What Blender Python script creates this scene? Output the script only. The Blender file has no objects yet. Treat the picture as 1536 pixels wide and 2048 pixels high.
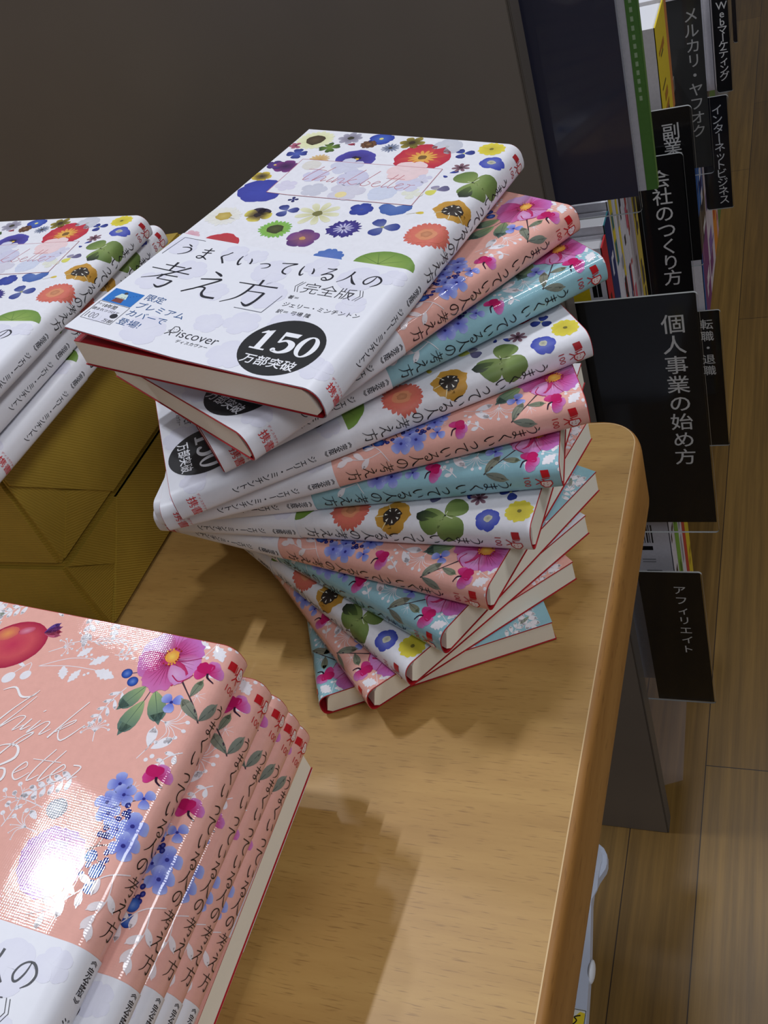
import bpy, bmesh, math, random
from mathutils import Vector, Matrix
random.seed(7)
sc = bpy.context.scene
COL = sc.collection

# ------------------------------------------------------------------ camera
F_PX = 1937.5755
CAM_LOC = Vector((0.2113435, -0.2979326, 0.3225180))
CR = ((0.9161010794, 0.2822166581, -0.2848026863),
      (-0.0068919682, -0.6991354283, -0.7149560502),
      (-0.4008881552, 0.6569348604, -0.6385336923))
cam = bpy.data.cameras.new('camera')
cam.sensor_fit = 'VERTICAL'
cam.sensor_height = 36.0
cam.lens = F_PX * 36.0 / 2048.0
cam.clip_start = 0.01
cam.clip_end = 50
cam_o = bpy.data.objects.new('camera', cam)
COL.objects.link(cam_o)
M = Matrix(((CR[0][0], -CR[1][0], -CR[2][0], CAM_LOC.x),
            (CR[0][1], -CR[1][1], -CR[2][1], CAM_LOC.y),
            (CR[0][2], -CR[1][2], -CR[2][2], CAM_LOC.z),
            (0, 0, 0, 1)))
cam_o.matrix_world = M
sc.camera = cam_o

# ------------------------------------------------------------------ light
sc.view_settings.view_transform = 'Standard'
sc.view_settings.look = 'None'
sc.view_settings.gamma = 1.0
sc.view_settings.use_curve_mapping = False
sc.view_settings.exposure = 0.25
sc.cycles.use_denoising = True
sc.cycles.max_bounces = 8
sc.cycles.transparent_max_bounces = 24

w = bpy.data.worlds.new('shop_ambient')
w.use_nodes = True
w.node_tree.nodes['Background'].inputs[0].default_value = (0.88, 0.9, 1.0, 1)
w.node_tree.nodes['Background'].inputs[1].default_value = 0.11
sc.world = w

def area(name, loc, target, sx, sy, power, color=(1, 1, 1), rz=0.0):
    l = bpy.data.lights.new(name, 'AREA')
    l.shape = 'RECTANGLE'
    l.size = sx
    l.size_y = sy
    l.energy = power
    l.color = color
    o = bpy.data.objects.new(name, l)
    COL.objects.link(o)
    o.location = loc
    d = Vector(target or loc) - Vector(loc)
    o.rotation_euler = (0, 0, rz) if target is None else d.to_track_quat('-Z', 'Y').to_euler()
    return o

# ceiling lamps of the shop (positions from the mirror highlights and the cast shadows)
area('ceiling_lamp_left', (-0.75, 0.20, 1.80), None, 0.028, 0.20, 13, (0.86, 0.91, 1.0))
area('ceiling_lamp_left_far', (-0.90, 0.87, 1.80), None, 0.06, 0.10, 5, (0.86, 0.91, 1.0))
area('ceiling_lamp_back', (0.30, 1.15, 1.85), (0.1, 0.0, 0.0), 0.22, 0.22, 8, (0.92, 0.94, 1.0))
area('ceiling_lamp_aisle', (1.25, 0.20, 1.55), (0.0, 0.0, 0.0), 0.30, 0.30, 6, (0.92, 0.94, 1.0))
area('ceiling_lamp_front', (1.30, -1.10, 1.70), (0.1, 0.2, -0.2), 0.6, 0.6, 9, (0.92, 0.94, 1.0))

# ------------------------------------------------------------------ helpers
def lin(c):
    out = []
    for v in c[:3]:
        v = v / 255.0
        out.append(v / 12.92 if v <= 0.04045 else ((v + 0.055) / 1.055) ** 2.4)
    return (out[0], out[1], out[2], 1.0)

def ink(c):
    g = 0.3 * c[0] + 0.55 * c[1] + 0.15 * c[2]
    return tuple(v * 0.86 + g * 0.12 for v in c[:3])

def mix(a, b, t):
    return tuple(a[i] * (1 - t) + b[i] * t for i in range(3))

def link(o, parent=None):
    COL.objects.link(o)
    if parent is not None:
        o.parent = parent
    return o

def obj_bm(name, bm, mats, parent=None, smooth=False):
    me = bpy.data.meshes.new(name)
    bm.normal_update()
    bm.to_mesh(me)
    bm.free()
    for m in (mats if isinstance(mats, (list, tuple)) else [mats]):
        me.materials.append(m)
    if smooth:
        for p in me.polygons:
            p.use_smooth = True
    return link(bpy.data.objects.new(name, me), parent)

def tag(o, label, cat, group=None):
    o['label'] = label
    o['category'] = cat
    if group:
        o['group'] = group
    return o

def thing(name, label, cat, loc=(0, 0, 0), rz=0.0, group=None):
    o = bpy.data.objects.new(name, None)
    o.empty_display_size = 0.02
    COL.objects.link(o)
    o.location = loc
    o.rotation_euler = (0, 0, rz)
    return tag(o, label, cat, group)

def structure(o):
    o['kind'] = 'structure'
    return o

def add_box(bm, lo, hi, mat=0):
    r = bmesh.ops.create_cube(bm, size=1.0)
    vs = r['verts']
    for v in vs:
        v.co = Vector(((lo[i] + hi[i]) / 2 + v.co[i] * (hi[i] - lo[i])) for i in range(3))
    fs = set()
    for v in vs:
        for f in v.link_faces:
            fs.add(f)
    for f in fs:
        f.material_index = mat
    return vs

def prism(bm, pts, z0, z1, mat=0):
    lo = [bm.verts.new((x, y, z0)) for x, y in pts]
    hi = [bm.verts.new((x, y, z1)) for x, y in pts]
    n = len(pts)
    fs = [bm.faces.new(lo[::-1]), bm.faces.new(hi)]
    for i in range(n):
        j = (i + 1) % n
        fs.append(bm.faces.new((lo[i], lo[j], hi[j], hi[i])))
    for f in fs:
        f.material_index = mat
    return lo, hi

def ray(x, y):
    a, b = (x - 768.0) / F_PX, (y - 1024.0) / F_PX
    return Vector((CR[0][i] * a + CR[1][i] * b + CR[2][i]) for i in range(3))

# ------------------------------------------------------------------ materials
def new_mat(name, rough=0.5, spec=0.5, color=None):
    m = bpy.data.materials.new(name)
    m.use_nodes = True
    b = m.node_tree.nodes['Principled BSDF']
    b.inputs['Roughness'].default_value = rough
    b.inputs['Specular IOR Level'].default_value = spec
    if color is not None:
        b.inputs['Base Color'].default_value = color
    return m

def N(m, t, **kw):
    n = m.node_tree.nodes.new(t)
    for k, v in kw.items():
        setattr(n, k, v)
    return n

def L(m, a, b):
    m.node_tree.links.new(a, b)

def mapping(m, scale, rot=(0, 0, 0), src='Object'):
    tc = N(m, 'ShaderNodeTexCoord')
    mp = N(m, 'ShaderNodeMapping')
    mp.inputs['Scale'].default_value = scale
    mp.inputs['Rotation'].default_value = rot
    L(m, tc.outputs[src], mp.inputs['Vector'])
    return mp.outputs['Vector']

def noise(m, vec, scale, detail=4, rough=0.55):
    n = N(m, 'ShaderNodeTexNoise')
    n.inputs['Scale'].default_value = scale
    n.inputs['Detail'].default_value = detail
    n.inputs['Roughness'].default_value = rough
    L(m, vec, n.inputs['Vector'])
    return n.outputs['Fac']

def ramp(m, fac, stops):
    r = N(m, 'ShaderNodeValToRGB')
    while len(r.color_ramp.elements) < len(stops):
        r.color_ramp.elements.new(0.5)
    for e, (p, c) in zip(r.color_ramp.elements, stops):
        e.position = p
        e.color = c
    L(m, fac, r.inputs['Fac'])
    return r.outputs['Color']

def mixrgb(m, a, b, fac, mode='MIX'):
    n = N(m, 'ShaderNodeMixRGB', blend_type=mode)
    for inp, v in ((n.inputs['Color1'], a), (n.inputs['Color2'], b), (n.inputs['Fac'], fac)):
        if hasattr(v, 'links') or hasattr(v, 'is_linked'):
            L(m, v, inp)
        else:
            inp.default_value = v
    return n.outputs['Color']

def bump(m, height, strength, dist):
    b = N(m, 'ShaderNodeBump')
    b.inputs['Strength'].default_value = strength
    b.inputs['Distance'].default_value = dist
    L(m, height, b.inputs['Height'])
    L(m, b.outputs['Normal'], m.node_tree.nodes['Principled BSDF'].inputs['Normal'])

def base_in(m):
    return m.node_tree.nodes['Principled BSDF'].inputs['Base Color']

def printed(name, rough, spec, linen=False, vary=0.12):
    """paper printed in the colours stored on the mesh"""
    m = new_mat(name, rough, spec)
    at = N(m, 'ShaderNodeAttribute', attribute_name='Col')
    v = mapping(m, (1, 1, 1))
    f = noise(m, v, 420, 5, 0.6)
    g = ramp(m, f, [(0.25, (1 - vary,) * 3 + (1,)), (0.75, (1.0, 1.0, 1.0, 1))])
    L(m, mixrgb(m, at.outputs['Color'], g, 1.0, 'MULTIPLY'), base_in(m))
    if linen:
        a = N(m, 'ShaderNodeTexWave', wave_type='BANDS', bands_direction='X')
        a.inputs['Scale'].default_value = 420
        a.inputs['Distortion'].default_value = 1.2
        a.inputs['Detail'].default_value = 2
        L(m, v, a.inputs['Vector'])
        b = N(m, 'ShaderNodeTexWave', wave_type='BANDS', bands_direction='Y')
        b.inputs['Scale'].default_value = 420
        b.inputs['Distortion'].default_value = 1.2
        b.inputs['Detail'].default_value = 2
        L(m, v, b.inputs['Vector'])
        ad = N(m, 'ShaderNodeMath', operation='ADD')
        L(m, a.outputs['Fac'], ad.inputs[0])
        L(m, b.outputs['Fac'], ad.inputs[1])
        bump(m, ad.outputs[0], 0.2, 0.00003)
    return m

M_WHITE = printed('matt_printed_paper', 0.5, 0.35, vary=0.08)
M_LINEN = printed('glossy_linen_paper', 0.03, 0.28, linen=True, vary=0.08)
M_BAND = printed('white_band_paper', 0.42, 0.4, vary=0.03)
M_RED = new_mat('red_cover_card', 0.5, 0.4, lin((168, 22, 32)))
M_SPINE = printed('shelf_book_print', 0.35, 0.5)

M_PAGES = new_mat('cream_pages', 0.75, 0.2)
v = mapping(M_PAGES, (1, 1, 1))
wv = N(M_PAGES, 'ShaderNodeTexWave', wave_type='BANDS', bands_direction='Z')
wv.inputs['Scale'].default_value = 900
wv.inputs['Distortion'].default_value = 3
wv.inputs['Detail'].default_value = 3
wv.inputs['Detail Scale'].default_value = 0.4
L(M_PAGES, v, wv.inputs['Vector'])
L(M_PAGES, ramp(M_PAGES, wv.outputs['Fac'], [(0, lin((232, 225, 206))), (1, lin((246, 240, 224)))]), base_in(M_PAGES))

M_WPAGES = new_mat('white_pages', 0.75, 0.2, lin((212, 212, 216)))

def wood(name, cols, fleck, grain_axis, rough, fleck_amt=0.55, scale=1.0, coat=0.0):
    m = new_mat(name, rough, 0.4)
    g = (6, 60, 60) if grain_axis == 'X' else (60, 6, 60)
    v = mapping(m, tuple(s * scale for s in g))
    f1 = noise(m, v, 1.0, 6, 0.6)
    c = ramp(m, f1, [(0.3, cols[0]), (0.5, cols[1]), (0.72, cols[2])])
    g2 = (105, 1500, 300) if grain_axis == 'X' else (1500, 105, 300)
    v2 = mapping(m, tuple(s * scale for s in g2))
    f2 = noise(m, v2, 1.0, 2, 0.5)
    k = ramp(m, f2, [(0.585, (0, 0, 0, 1)), (0.71, (1, 1, 1, 1))])
    mm = N(m, 'ShaderNodeMath', operation='MULTIPLY')
    mm.inputs[1].default_value = fleck_amt
    L(m, k, mm.inputs[0])
    L(m, mixrgb(m, c, fleck, mm.outputs[0]), base_in(m))
    m.node_tree.nodes['Principled BSDF'].inputs['Coat Weight'].default_value = coat
    return m

M_BEECH = wood('beech_veneer', (lin((162, 123, 66)), lin((175, 136, 76)), lin((187, 149, 86))), lin((112, 78, 38)), 'X', 0.42, 0.5)
M_EDGE = wood('beech_edge', (lin((146, 100, 46)), lin((158, 111, 54)), lin((170, 122, 62))), lin((102, 64, 26)), 'Y', 0.5, 0.4)

# plank floor, boards run away along Y
M_FLOOR = new_mat('plank_floor', 0.38, 0.45)
v = mapping(M_FLOOR, (1, 1, 1))
br = N(M_FLOOR, 'ShaderNodeTexBrick')
br.offset = 0.37
br.inputs['Scale'].default_value = 1.0
br.inputs['Mortar Size'].default_value = 0.0006
br.inputs['Brick Width'].default_value = 0.9
br.inputs['Row Height'].default_value = 0.075
br.inputs['Color1'].default_value = lin((122, 92, 44))
br.inputs['Color2'].default_value = lin((146, 114, 58))
br.inputs['Mortar'].default_value = lin((52, 36, 20))
rot = N(M_FLOOR, 'ShaderNodeMapping')
rot.inputs['Rotation'].default_value = (0, 0, math.pi / 2)
rot.inputs['Location'].default_value = (0.0, 0.048, 0)
L(M_FLOOR, v, rot.inputs['Vector'])
L(M_FLOOR, rot.outputs['Vector'], br.inputs['Vector'])
f = noise(M_FLOOR, mapping(M_FLOOR, (130, 3.5, 1)), 1.0, 6, 0.65)
g = ramp(M_FLOOR, f, [(0.3, (0.62, 0.6, 0.56, 1)), (0.7, (1.15, 1.12, 1.05, 1))])
L(M_FLOOR, mixrgb(M_FLOOR, br.outputs['Color'], g, 1.0, 'MULTIPLY'), base_in(M_FLOOR))
bump(M_FLOOR, noise(M_FLOOR, mapping(M_FLOOR, (60, 12, 1)), 1.0, 3), 0.12, 0.001)

M_PANEL = new_mat('dark_brown_laminate', 0.42, 0.45)
f = noise(M_PANEL, mapping(M_PANEL, (5, 5, 5)), 1.0, 3)
L(M_PANEL, ramp(M_PANEL, f, [(0.3, lin((112, 104, 96))), (0.7, lin((122, 114, 105)))]), base_in(M_PANEL))
M_PANEL_EDGE = new_mat('grey_brown_edge_band', 0.45, 0.4, lin((92, 86, 80)))

# ribbed kraft paper: ribs in Z and a fold line
M_KRAFT = new_mat('ribbed_kraft_paper', 0.5, 0.35)
tc = N(M_KRAFT, 'ShaderNodeTexCoord')
uvm = N(M_KRAFT, 'ShaderNodeUVMap')
wv = N(M_KRAFT, 'ShaderNodeTexWave', wave_type='BANDS', bands_direction='Y')
wv.inputs['Scale'].default_value = 1.0
wv.inputs['Distortion'].default_value = 0.6
wv.inputs['Detail'].default_value = 1
L(M_KRAFT, uvm.outputs['UV'], wv.inputs['Vector'])
f = noise(M_KRAFT, mapping(M_KRAFT, (40, 40, 40)), 1.0, 4)
c1 = ramp(M_KRAFT, wv.outputs['Fac'], [(0.0, lin((158, 130, 44))), (1.0, lin((178, 148, 58)))])
c2 = ramp(M_KRAFT, f, [(0.3, (0.86, 0.86, 0.86, 1)), (0.7, (1, 1, 1, 1))])
L(M_KRAFT, mixrgb(M_KRAFT, c1, c2, 1.0, 'MULTIPLY'), base_in(M_KRAFT))
bump(M_KRAFT, wv.outputs['Fac'], 0.35, 0.0003)

# clear acrylic sheet
M_ACRYLIC = bpy.data.materials.new('clear_acrylic')
M_ACRYLIC.use_nodes = True
nt = M_ACRYLIC.node_tree
nt.nodes.remove(nt.nodes['Principled BSDF'])
tr = N(M_ACRYLIC, 'ShaderNodeBsdfTransparent')
tr.inputs['Color'].default_value = (0.93, 0.94, 0.95, 1)
gl = N(M_ACRYLIC, 'ShaderNodeBsdfGlossy')
gl.inputs['Roughness'].default_value = 0.06
fr = N(M_ACRYLIC, 'ShaderNodeFresnel')
fr.inputs['IOR'].default_value = 1.45
mx = N(M_ACRYLIC, 'ShaderNodeMixShader')
geo = N(M_ACRYLIC, 'ShaderNodeNewGeometry')          # a thin sheet: reflect on the entry face only
ent = N(M_ACRYLIC, 'ShaderNodeMath', operation='SUBTRACT')
ent.inputs[0].default_value = 1.0
L(M_ACRYLIC, geo.outputs['Backfacing'], ent.inputs[1])
frk = N(M_ACRYLIC, 'ShaderNodeMath', operation='MULTIPLY')
L(M_ACRYLIC, fr.outputs[0], frk.inputs[0])
L(M_ACRYLIC, ent.outputs[0], frk.inputs[1])
L(M_ACRYLIC, frk.outputs[0], mx.inputs[0])
L(M_ACRYLIC, tr.outputs[0], mx.inputs[1])
L(M_ACRYLIC, gl.outputs[0], mx.inputs[2])
L(M_ACRYLIC, mx.outputs[0], nt.nodes['Material Output'].inputs['Surface'])
M_ACR_EDGE = new_mat('polished_acrylic_edge', 0.2, 0.6, lin((150, 152, 150)))
M_BLACK = printed('black_sign_print', 0.4, 0.4, vary=0.03)
M_PLASTIC = new_mat('pale_plastic', 0.35, 0.5, lin((188, 196, 212)))
M_WPLASTIC = new_mat('white_plastic', 0.3, 0.5, lin((225, 228, 232)))
M_YELLOW = printed('warning_label', 0.5, 0.4, vary=0.02)
M_METAL = new_mat('dark_steel', 0.4, 0.5, lin((60, 60, 62)))
M_METAL.node_tree.nodes['Principled BSDF'].inputs['Metallic'].default_value = 0.8

# ------------------------------------------------------------------ flat artwork (mm, later wrapped)
class Art:
    def __init__(s, ink_fn=None):
        s.v = []      # (u, v, layer)
        s.c = []
        s.f = []
        s.k = ink_fn or (lambda c: c)

    def tri(s, pts, cols, layer):
        b = len(s.v)
        for p, c in zip(pts, cols):
            s.v.append((p[0], p[1], layer))
            s.c.append(lin(s.k(c)))
        s.f.append(tuple(range(b, b + len(pts))))

    def fan(s, cen, outline, cc, oc, layer, mid=None, midf=0.55):
        """outline with colour(s) oc around a centre of colour cc"""
        n = len(outline)
        ocs = oc if isinstance(oc, list) else [oc] * n
        b = len(s.v)
        s.v.append((cen[0], cen[1], layer))
        s.c.append(lin(s.k(cc)))
        rings = []
        if mid is not None:
            mids = mid if isinstance(mid, list) else [mid] * n
            rings.append([((cen[0] + (p[0] - cen[0]) * midf, cen[1] + (p[1] - cen[1]) * midf), m) for p, m in zip(outline, mids)])
        rings.append([(p, c) for p, c in zip(outline, ocs)])
        idx = []
        for r in rings:
            idx.append(list(range(len(s.v), len(s.v) + n)))
            for p, c in r:
                s.v.append((p[0], p[1], layer))
                s.c.append(lin(s.k(c)))
        for i in range(n):
            j = (i + 1) % n
            s.f.append((b, idx[0][i], idx[0][j]))
            for a, d in zip(idx[:-1], idx[1:]):
                s.f.append((a[i], d[i], d[j], a[j]))

    def disc(s, x, y, r, col, layer, n=20, rag=0.0, ry=None, ang=0.0, edge=None, mid=None):
        ry = r if ry is None else ry
        pts = []
        for i in range(n):
            t = 2 * math.pi * i / n
            k = 1 + random.uniform(-rag, rag)
            a, b = math.cos(t) * r * k, math.sin(t) * ry * k
            pts.append((x + a * math.cos(ang) - b * math.sin(ang), y + a * math.sin(ang) + b * math.cos(ang)))
        s.fan((x, y), pts, col, edge or col, layer, mid)

    def petal(s, x, y, ang, ln, wd, cin, cout, layer, notch=0.0, rag=0.03, r0=0.0, n=20, taper=0.5, cmid=None):
        pts, cols = [], []
        ca, sa = math.cos(ang), math.sin(ang)
        for i in range(n):
            t = 2 * math.pi * i / n
            a = (1 - math.cos(t)) / 2
            b = math.sin(t) * wd / 2 * (max(a, 0.001) ** taper) * 1.35
            a = a - notch * math.exp(-((t - math.pi) / 0.35) ** 2)
            k = 1 + random.uniform(-rag, rag)
            al = r0 + a * ln * k
            b *= k
            pts.append((x + al * ca - b * sa, y + al * sa + b * ca))
            cols.append(mix(cin, cout, min(1, max(0, a * 1.1))))
        m = r0 + ln * 0.5
        s.fan((x + m * ca, y + m * sa), pts, cmid or mix(cin, cout, 0.45), cols, layer)

    def flower(s, x, y, r, n, wr, cin, cout, layer=1, a0=0.0, cr=0.2, cc=(235, 205, 70), notch=0.0, rag=0.03, taper=0.5, sy=1.0, ce=None):
        for i in range(n):
            s.petal(x, y, a0 + 2 * math.pi * i / n, r * random.uniform(0.93, 1.05), r * wr, cin, cout, layer + (i % 3) , notch, rag, taper=taper)
        if cr > 0:
            s.disc(x, y, r * cr, cc, layer + 4, 14, 0.12, edge=ce)

    def stroke(s, pts, col, layer, sub=6, closed=False, wscale=1.0):
        """variable width brush stroke through (x, y, w)"""
        P = [tuple(p) if len(p) == 3 else (p[0], p[1], 0.3) for p in pts]
        if len(P) == 2:
            sub = 1
        q = []
        for i in range(len(P) - 1):
            p0 = P[max(i - 1, 0)]
            p1, p2 = P[i], P[i + 1]
            p3 = P[min(i + 2, len(P) - 1)]
            for k in range(sub):
                t = k / sub
                q.append(tuple(0.5 * ((2 * p1[d]) + (-p0[d] + p2[d]) * t + (2 * p0[d] - 5 * p1[d] + 4 * p2[d] - p3[d]) * t * t
                                      + (-p0[d] + 3 * p1[d] - 3 * p2[d] + p3[d]) * t ** 3) for d in range(3)))
        q.append(P[-1])
        b = len(s.v)
        for i, p in enumerate(q):
            a = q[max(i - 1, 0)]
            c = q[min(i + 1, len(q) - 1)]
            dx, dy = c[0] - a[0], c[1] - a[1]
            l = math.hypot(dx, dy) or 1.0
            nx, ny = -dy / l, dx / l
            wd = max(p[2], 0.02) * 0.5 * wscale
            for sg in (1, -1):
                s.v.append((p[0] + nx * wd * sg, p[1] + ny * wd * sg, layer))
                s.c.append(lin(s.k(col)))
        for i in range(len(q) - 1):
            s.f.append((b + 2 * i, b + 2 * i + 1, b + 2 * i + 3, b + 2 * i + 2))

    def poly(s, pts, col, layer):
        s.tri(pts, [col] * len(pts), layer)

    def warp(s, su, tu, sv, tv):
        s.v = [(p[0] * su + tu, p[1] * sv + tv, p[2]) for p in s.v]

    def rect(s, x0, y0, x1, y1, col, layer):
        s.poly([(x0, y0), (x1, y0), (x1, y1), (x0, y1)], col, layer)

    def frame(s, pts, w, col, layer):
        n = len(pts)
        for i in range(n):
            a, b = pts[i], pts[(i + 1) % n]
            s.stroke([(a[0], a[1], w), (b[0], b[1], w)], col, layer)

    def glyphmesh(s, text, x, y, size, col, layer, rot=0.0, anchor='C', sx=1.0, thin=0.0, shear=0.0):
        vs, fs, (x0, x1) = font_mesh(text, thin)
        if not vs:
            return
        ox = {'C': -(x0 + x1) / 2, 'L': -x0, 'R': -x1}[anchor]
        oy = -0.38
        b = len(s.v)
        ca, sa = math.cos(rot), math.sin(rot)
        cl = lin(s.k(col))
        for (px, py) in vs:
            a, c = (px + ox + shear * (py + oy)) * size * sx, (py + oy) * size
            s.v.append((x + a * ca - c * sa, y + a * sa + c * ca, layer))
            s.c.append(cl)
        for f in fs:
            s.f.append(tuple(b + i for i in f))

    def vtext(s, text, x, y0, pitch, size, col, layer, thin=0.0):
        """vertical Japanese setting, first character at y0, running down"""
        for i, ch in enumerate(text):
            if ch == ' ':
                continue
            s.glyphmesh(ch, x, y0 - i * pitch, size, col, layer, rot=-math.pi / 2 if ch in 'ー《》' else 0.0, thin=thin)

    def brush(s, ch, x, y, size, col, layer, wk=1.0):
        k = size / 100.0
        for st in BRUSH[ch]:
            s.stroke([(x + (p[0] - 50) * k, y + (p[1] - 50) * k, p[2] * k * wk) for p in st], col, layer, sub=5)

_font_cache = {}
def font_mesh(text, thin=0.0):
    key = (text, thin)
    if key in _font_cache:
        return _font_cache[key]
    cu = bpy.data.curves.new('lettering', 'FONT')
    cu.body = text
    cu.size = 1.0
    cu.resolution_u = 3
    cu.offset = thin
    o = bpy.data.objects.new('lettering', cu)
    COL.objects.link(o)
    bpy.context.view_layer.update()
    me = bpy.data.meshes.new_from_object(o.evaluated_get(bpy.context.evaluated_depsgraph_get()))
    vs = [(v.co.x, v.co.y) for v in me.vertices]
    fs = [tuple(p.vertices) for p in me.polygons]
    xs = [p[0] for p in vs] or [0]
    bpy.data.objects.remove(o)
    bpy.data.curves.remove(cu)
    bpy.data.meshes.remove(me)
    _font_cache[key] = (vs, fs, (min(xs), max(xs)))
    return _font_cache[key]

# brush-written title characters, 100 x 100 box, (x, y, width)
BRUSH = {
 'う': [[(38, 90, 3), (52, 83, 7), (62, 77, 4)],
       [(25, 58, 3), (45, 66, 5), (62, 66, 6), (73, 54, 7), (70, 34, 6), (55, 15, 4), (36, 3, 2)]],
 'ま': [[(24, 75, 4), (50, 76, 5), (76, 80, 5)], [(27, 55, 4), (50, 56, 5), (74, 60, 5)],
       [(52, 95, 5), (52, 60, 6), (52, 26, 6), (47, 12, 6), (35, 8, 5), (25, 15, 4), (28, 25, 4), (41, 28, 5), (57, 22, 6), (79, 8, 4)]],
 'く': [[(62, 93, 6), (49, 72, 5), (32, 50, 7), (48, 28, 7), (66, 5, 7)]],
 'い': [[(20, 80, 4), (20, 50, 7), (27, 26, 7), (37, 15, 7), (44, 29, 2)], [(68, 74, 3), (79, 56, 7), (83, 34, 7)]],
 'っ': [[(20, 46, 4), (45, 57, 6), (66, 58, 7), (77, 45, 7), (70, 27, 6), (46, 12, 2)]],
 'て': [[(14, 77, 5), (50, 83, 5), (84, 87, 6), (62, 72, 5), (47, 50, 6), (46, 27, 7), (57, 12, 7), (76, 7, 6)]],
 'る': [[(26, 86, 4), (48, 86, 5), (67, 91, 5), (46, 62, 4), (22, 36, 4), (44, 50, 5), (65, 50, 6), (78, 36, 7), (74, 16, 7), (56, 5, 6), (41, 7, 4), (37, 18, 4), (48, 24, 5), (61, 12, 4)]],
 '人': [[(50, 92, 8), (46, 64, 7), (32, 32, 5), (8, 6, 2)], [(49, 62, 3), (62, 38, 7), (78, 17, 10), (95, 7, 4)]],
 'の': [[(54, 80, 3), (50, 50, 5), (38, 25, 6), (25, 21, 6), (15, 38, 6), (24, 64, 5), (46, 80, 5), (69, 76, 7), (86, 53, 7), (79, 27, 6), (57, 8, 2)]],
 '考': [[(26, 80, 3), (72, 83, 4)], [(46, 96, 6), (47, 62, 4)], [(6, 61, 3), (94, 65, 4)], [(84, 88, 6), (60, 60, 5), (36, 38, 4), (8, 20, 2)],
       [(40, 45, 3), (78, 49, 4)], [(46, 46, 4), (41, 29, 4)], [(41, 29, 3), (76, 32, 4)], [(76, 32, 6), (71, 14, 6), (61, 3, 7), (48, 9, 2)]],
 'え': [[(38, 92, 3), (54, 85, 7), (61, 80, 4)], [(24, 60, 4), (48, 66, 5), (68, 69, 6), (46, 43, 5), (12, 8, 4), (36, 32, 4), (52, 34, 5), (56, 17, 6), (67, 7, 7), (92, 8, 7)]],
 '方': [[(50, 95, 6), (52, 76, 6)], [(6, 73, 3), (94, 77, 5)], [(41, 74, 6), (38, 46, 6), (28, 22, 4), (6, 2, 2)], [(39, 51, 3), (77, 54, 4)],
       [(77, 54, 7), (74, 24, 7), (65, 6, 8), (49, 14, 2)]],
}

TITLE = 'うまくいっている人の考え方'
WHITE_BASE = (228, 227, 232)

# ---- leaf and sprig vocabulary of the pink / blue cover
def leaf(A, x, y, ang, ln, wd, c, layer, vein=None, c2=None):
    A.petal(x, y, ang, ln, wd, c, c2 or c, layer, taper=0.35, rag=0.0, n=16)
    # pointed tip
    ca, sa = math.cos(ang), math.sin(ang)
    A.tri([(x + ca * ln * 1.12, y + sa * ln * 1.12), (x + ca * ln * 0.75 - sa * wd * 0.42, y + sa * ln * 0.75 + ca * wd * 0.42),
           (x + ca * ln * 0.75 + sa * wd * 0.42, y + sa * ln * 0.75 - ca * wd * 0.42)], [c2 or c] * 3, layer)
    if vein:
        A.stroke([(x, y, 0.25), (x + ca * ln * 0.95, y + sa * ln * 0.95, 0.12)], vein, layer + 1)

def sprig(A, x0, y0, x1, y1, n, ln, wd, c, layer=1, berries=False, spread=0.8):
    A.stroke([(x0, y0, 0.35), ((x0 + x1) / 2 + (y1 - y0) * 0.06, (y0 + y1) / 2 - (x1 - x0) * 0.06, 0.35), (x1, y1, 0.25)], c, layer)
    a = math.atan2(y1 - y0, x1 - x0)
    for i in range(n):
        t = (i + 0.6) / n
        px, py = x0 + (x1 - x0) * t, y0 + (y1 - y0) * t
        for sg in (1, -1):
            an = a + sg * spread
            if berries:
                ex, ey = px + math.cos(an) * ln, py + math.sin(an) * ln
                A.stroke([(px, py, 0.25), (ex, ey, 0.2)], c, layer)
                A.disc(ex, ey, wd, c, layer, 10)
            else:
                leaf(A, px, py, an, ln * (1.1 - 0.4 * t), wd, c, layer)
    if not berries:
        leaf(A, x1, y1, a, ln, wd, c, layer)

def umbel(A, x, y, ang, r, c, n=7, spread=2.2, layer=1, dot=0.6, stem=4):
    A.stroke([(x - math.cos(ang) * stem, y - math.sin(ang) * stem, 0.3), (x, y, 0.35)], c, layer)
    for i in range(n):
        a = ang - spread / 2 + spread * i / (n - 1)
        ex, ey = x + math.cos(a) * r, y + math.sin(a) * r
        mx_, my_ = x + math.cos(a * 0.6 + ang * 0.4) * r * 0.55, y + math.sin(a * 0.6 + ang * 0.4) * r * 0.55
        A.stroke([(x, y, 0.3), (mx_, my_, 0.25), (ex, ey, 0.25)], c, layer, sub=4)
        A.disc(ex, ey, dot, c, layer, 10)

def holly(A, x, y, ang, ln, wd, c, layer=1):
    pts = []
    n = 5
    for sg in (1, -1):
        side = []
        for i in range(2 * n + 1):
            t = i / (2 * n)
            wv_ = math.sin(math.pi * t) * wd / 2 * (1.0 if i % 2 else 0.68)
            side.append((t * ln, sg * wv_))
        pts += side if sg == 1 else side[::-1]
    ca, sa = math.cos(ang), math.sin(ang)
    A.fan((x + ca * ln / 2, y + sa * ln / 2), [(x + p[0] * ca - p[1] * sa, y + p[0] * sa + p[1] * ca) for p in pts], c, c, layer)

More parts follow.
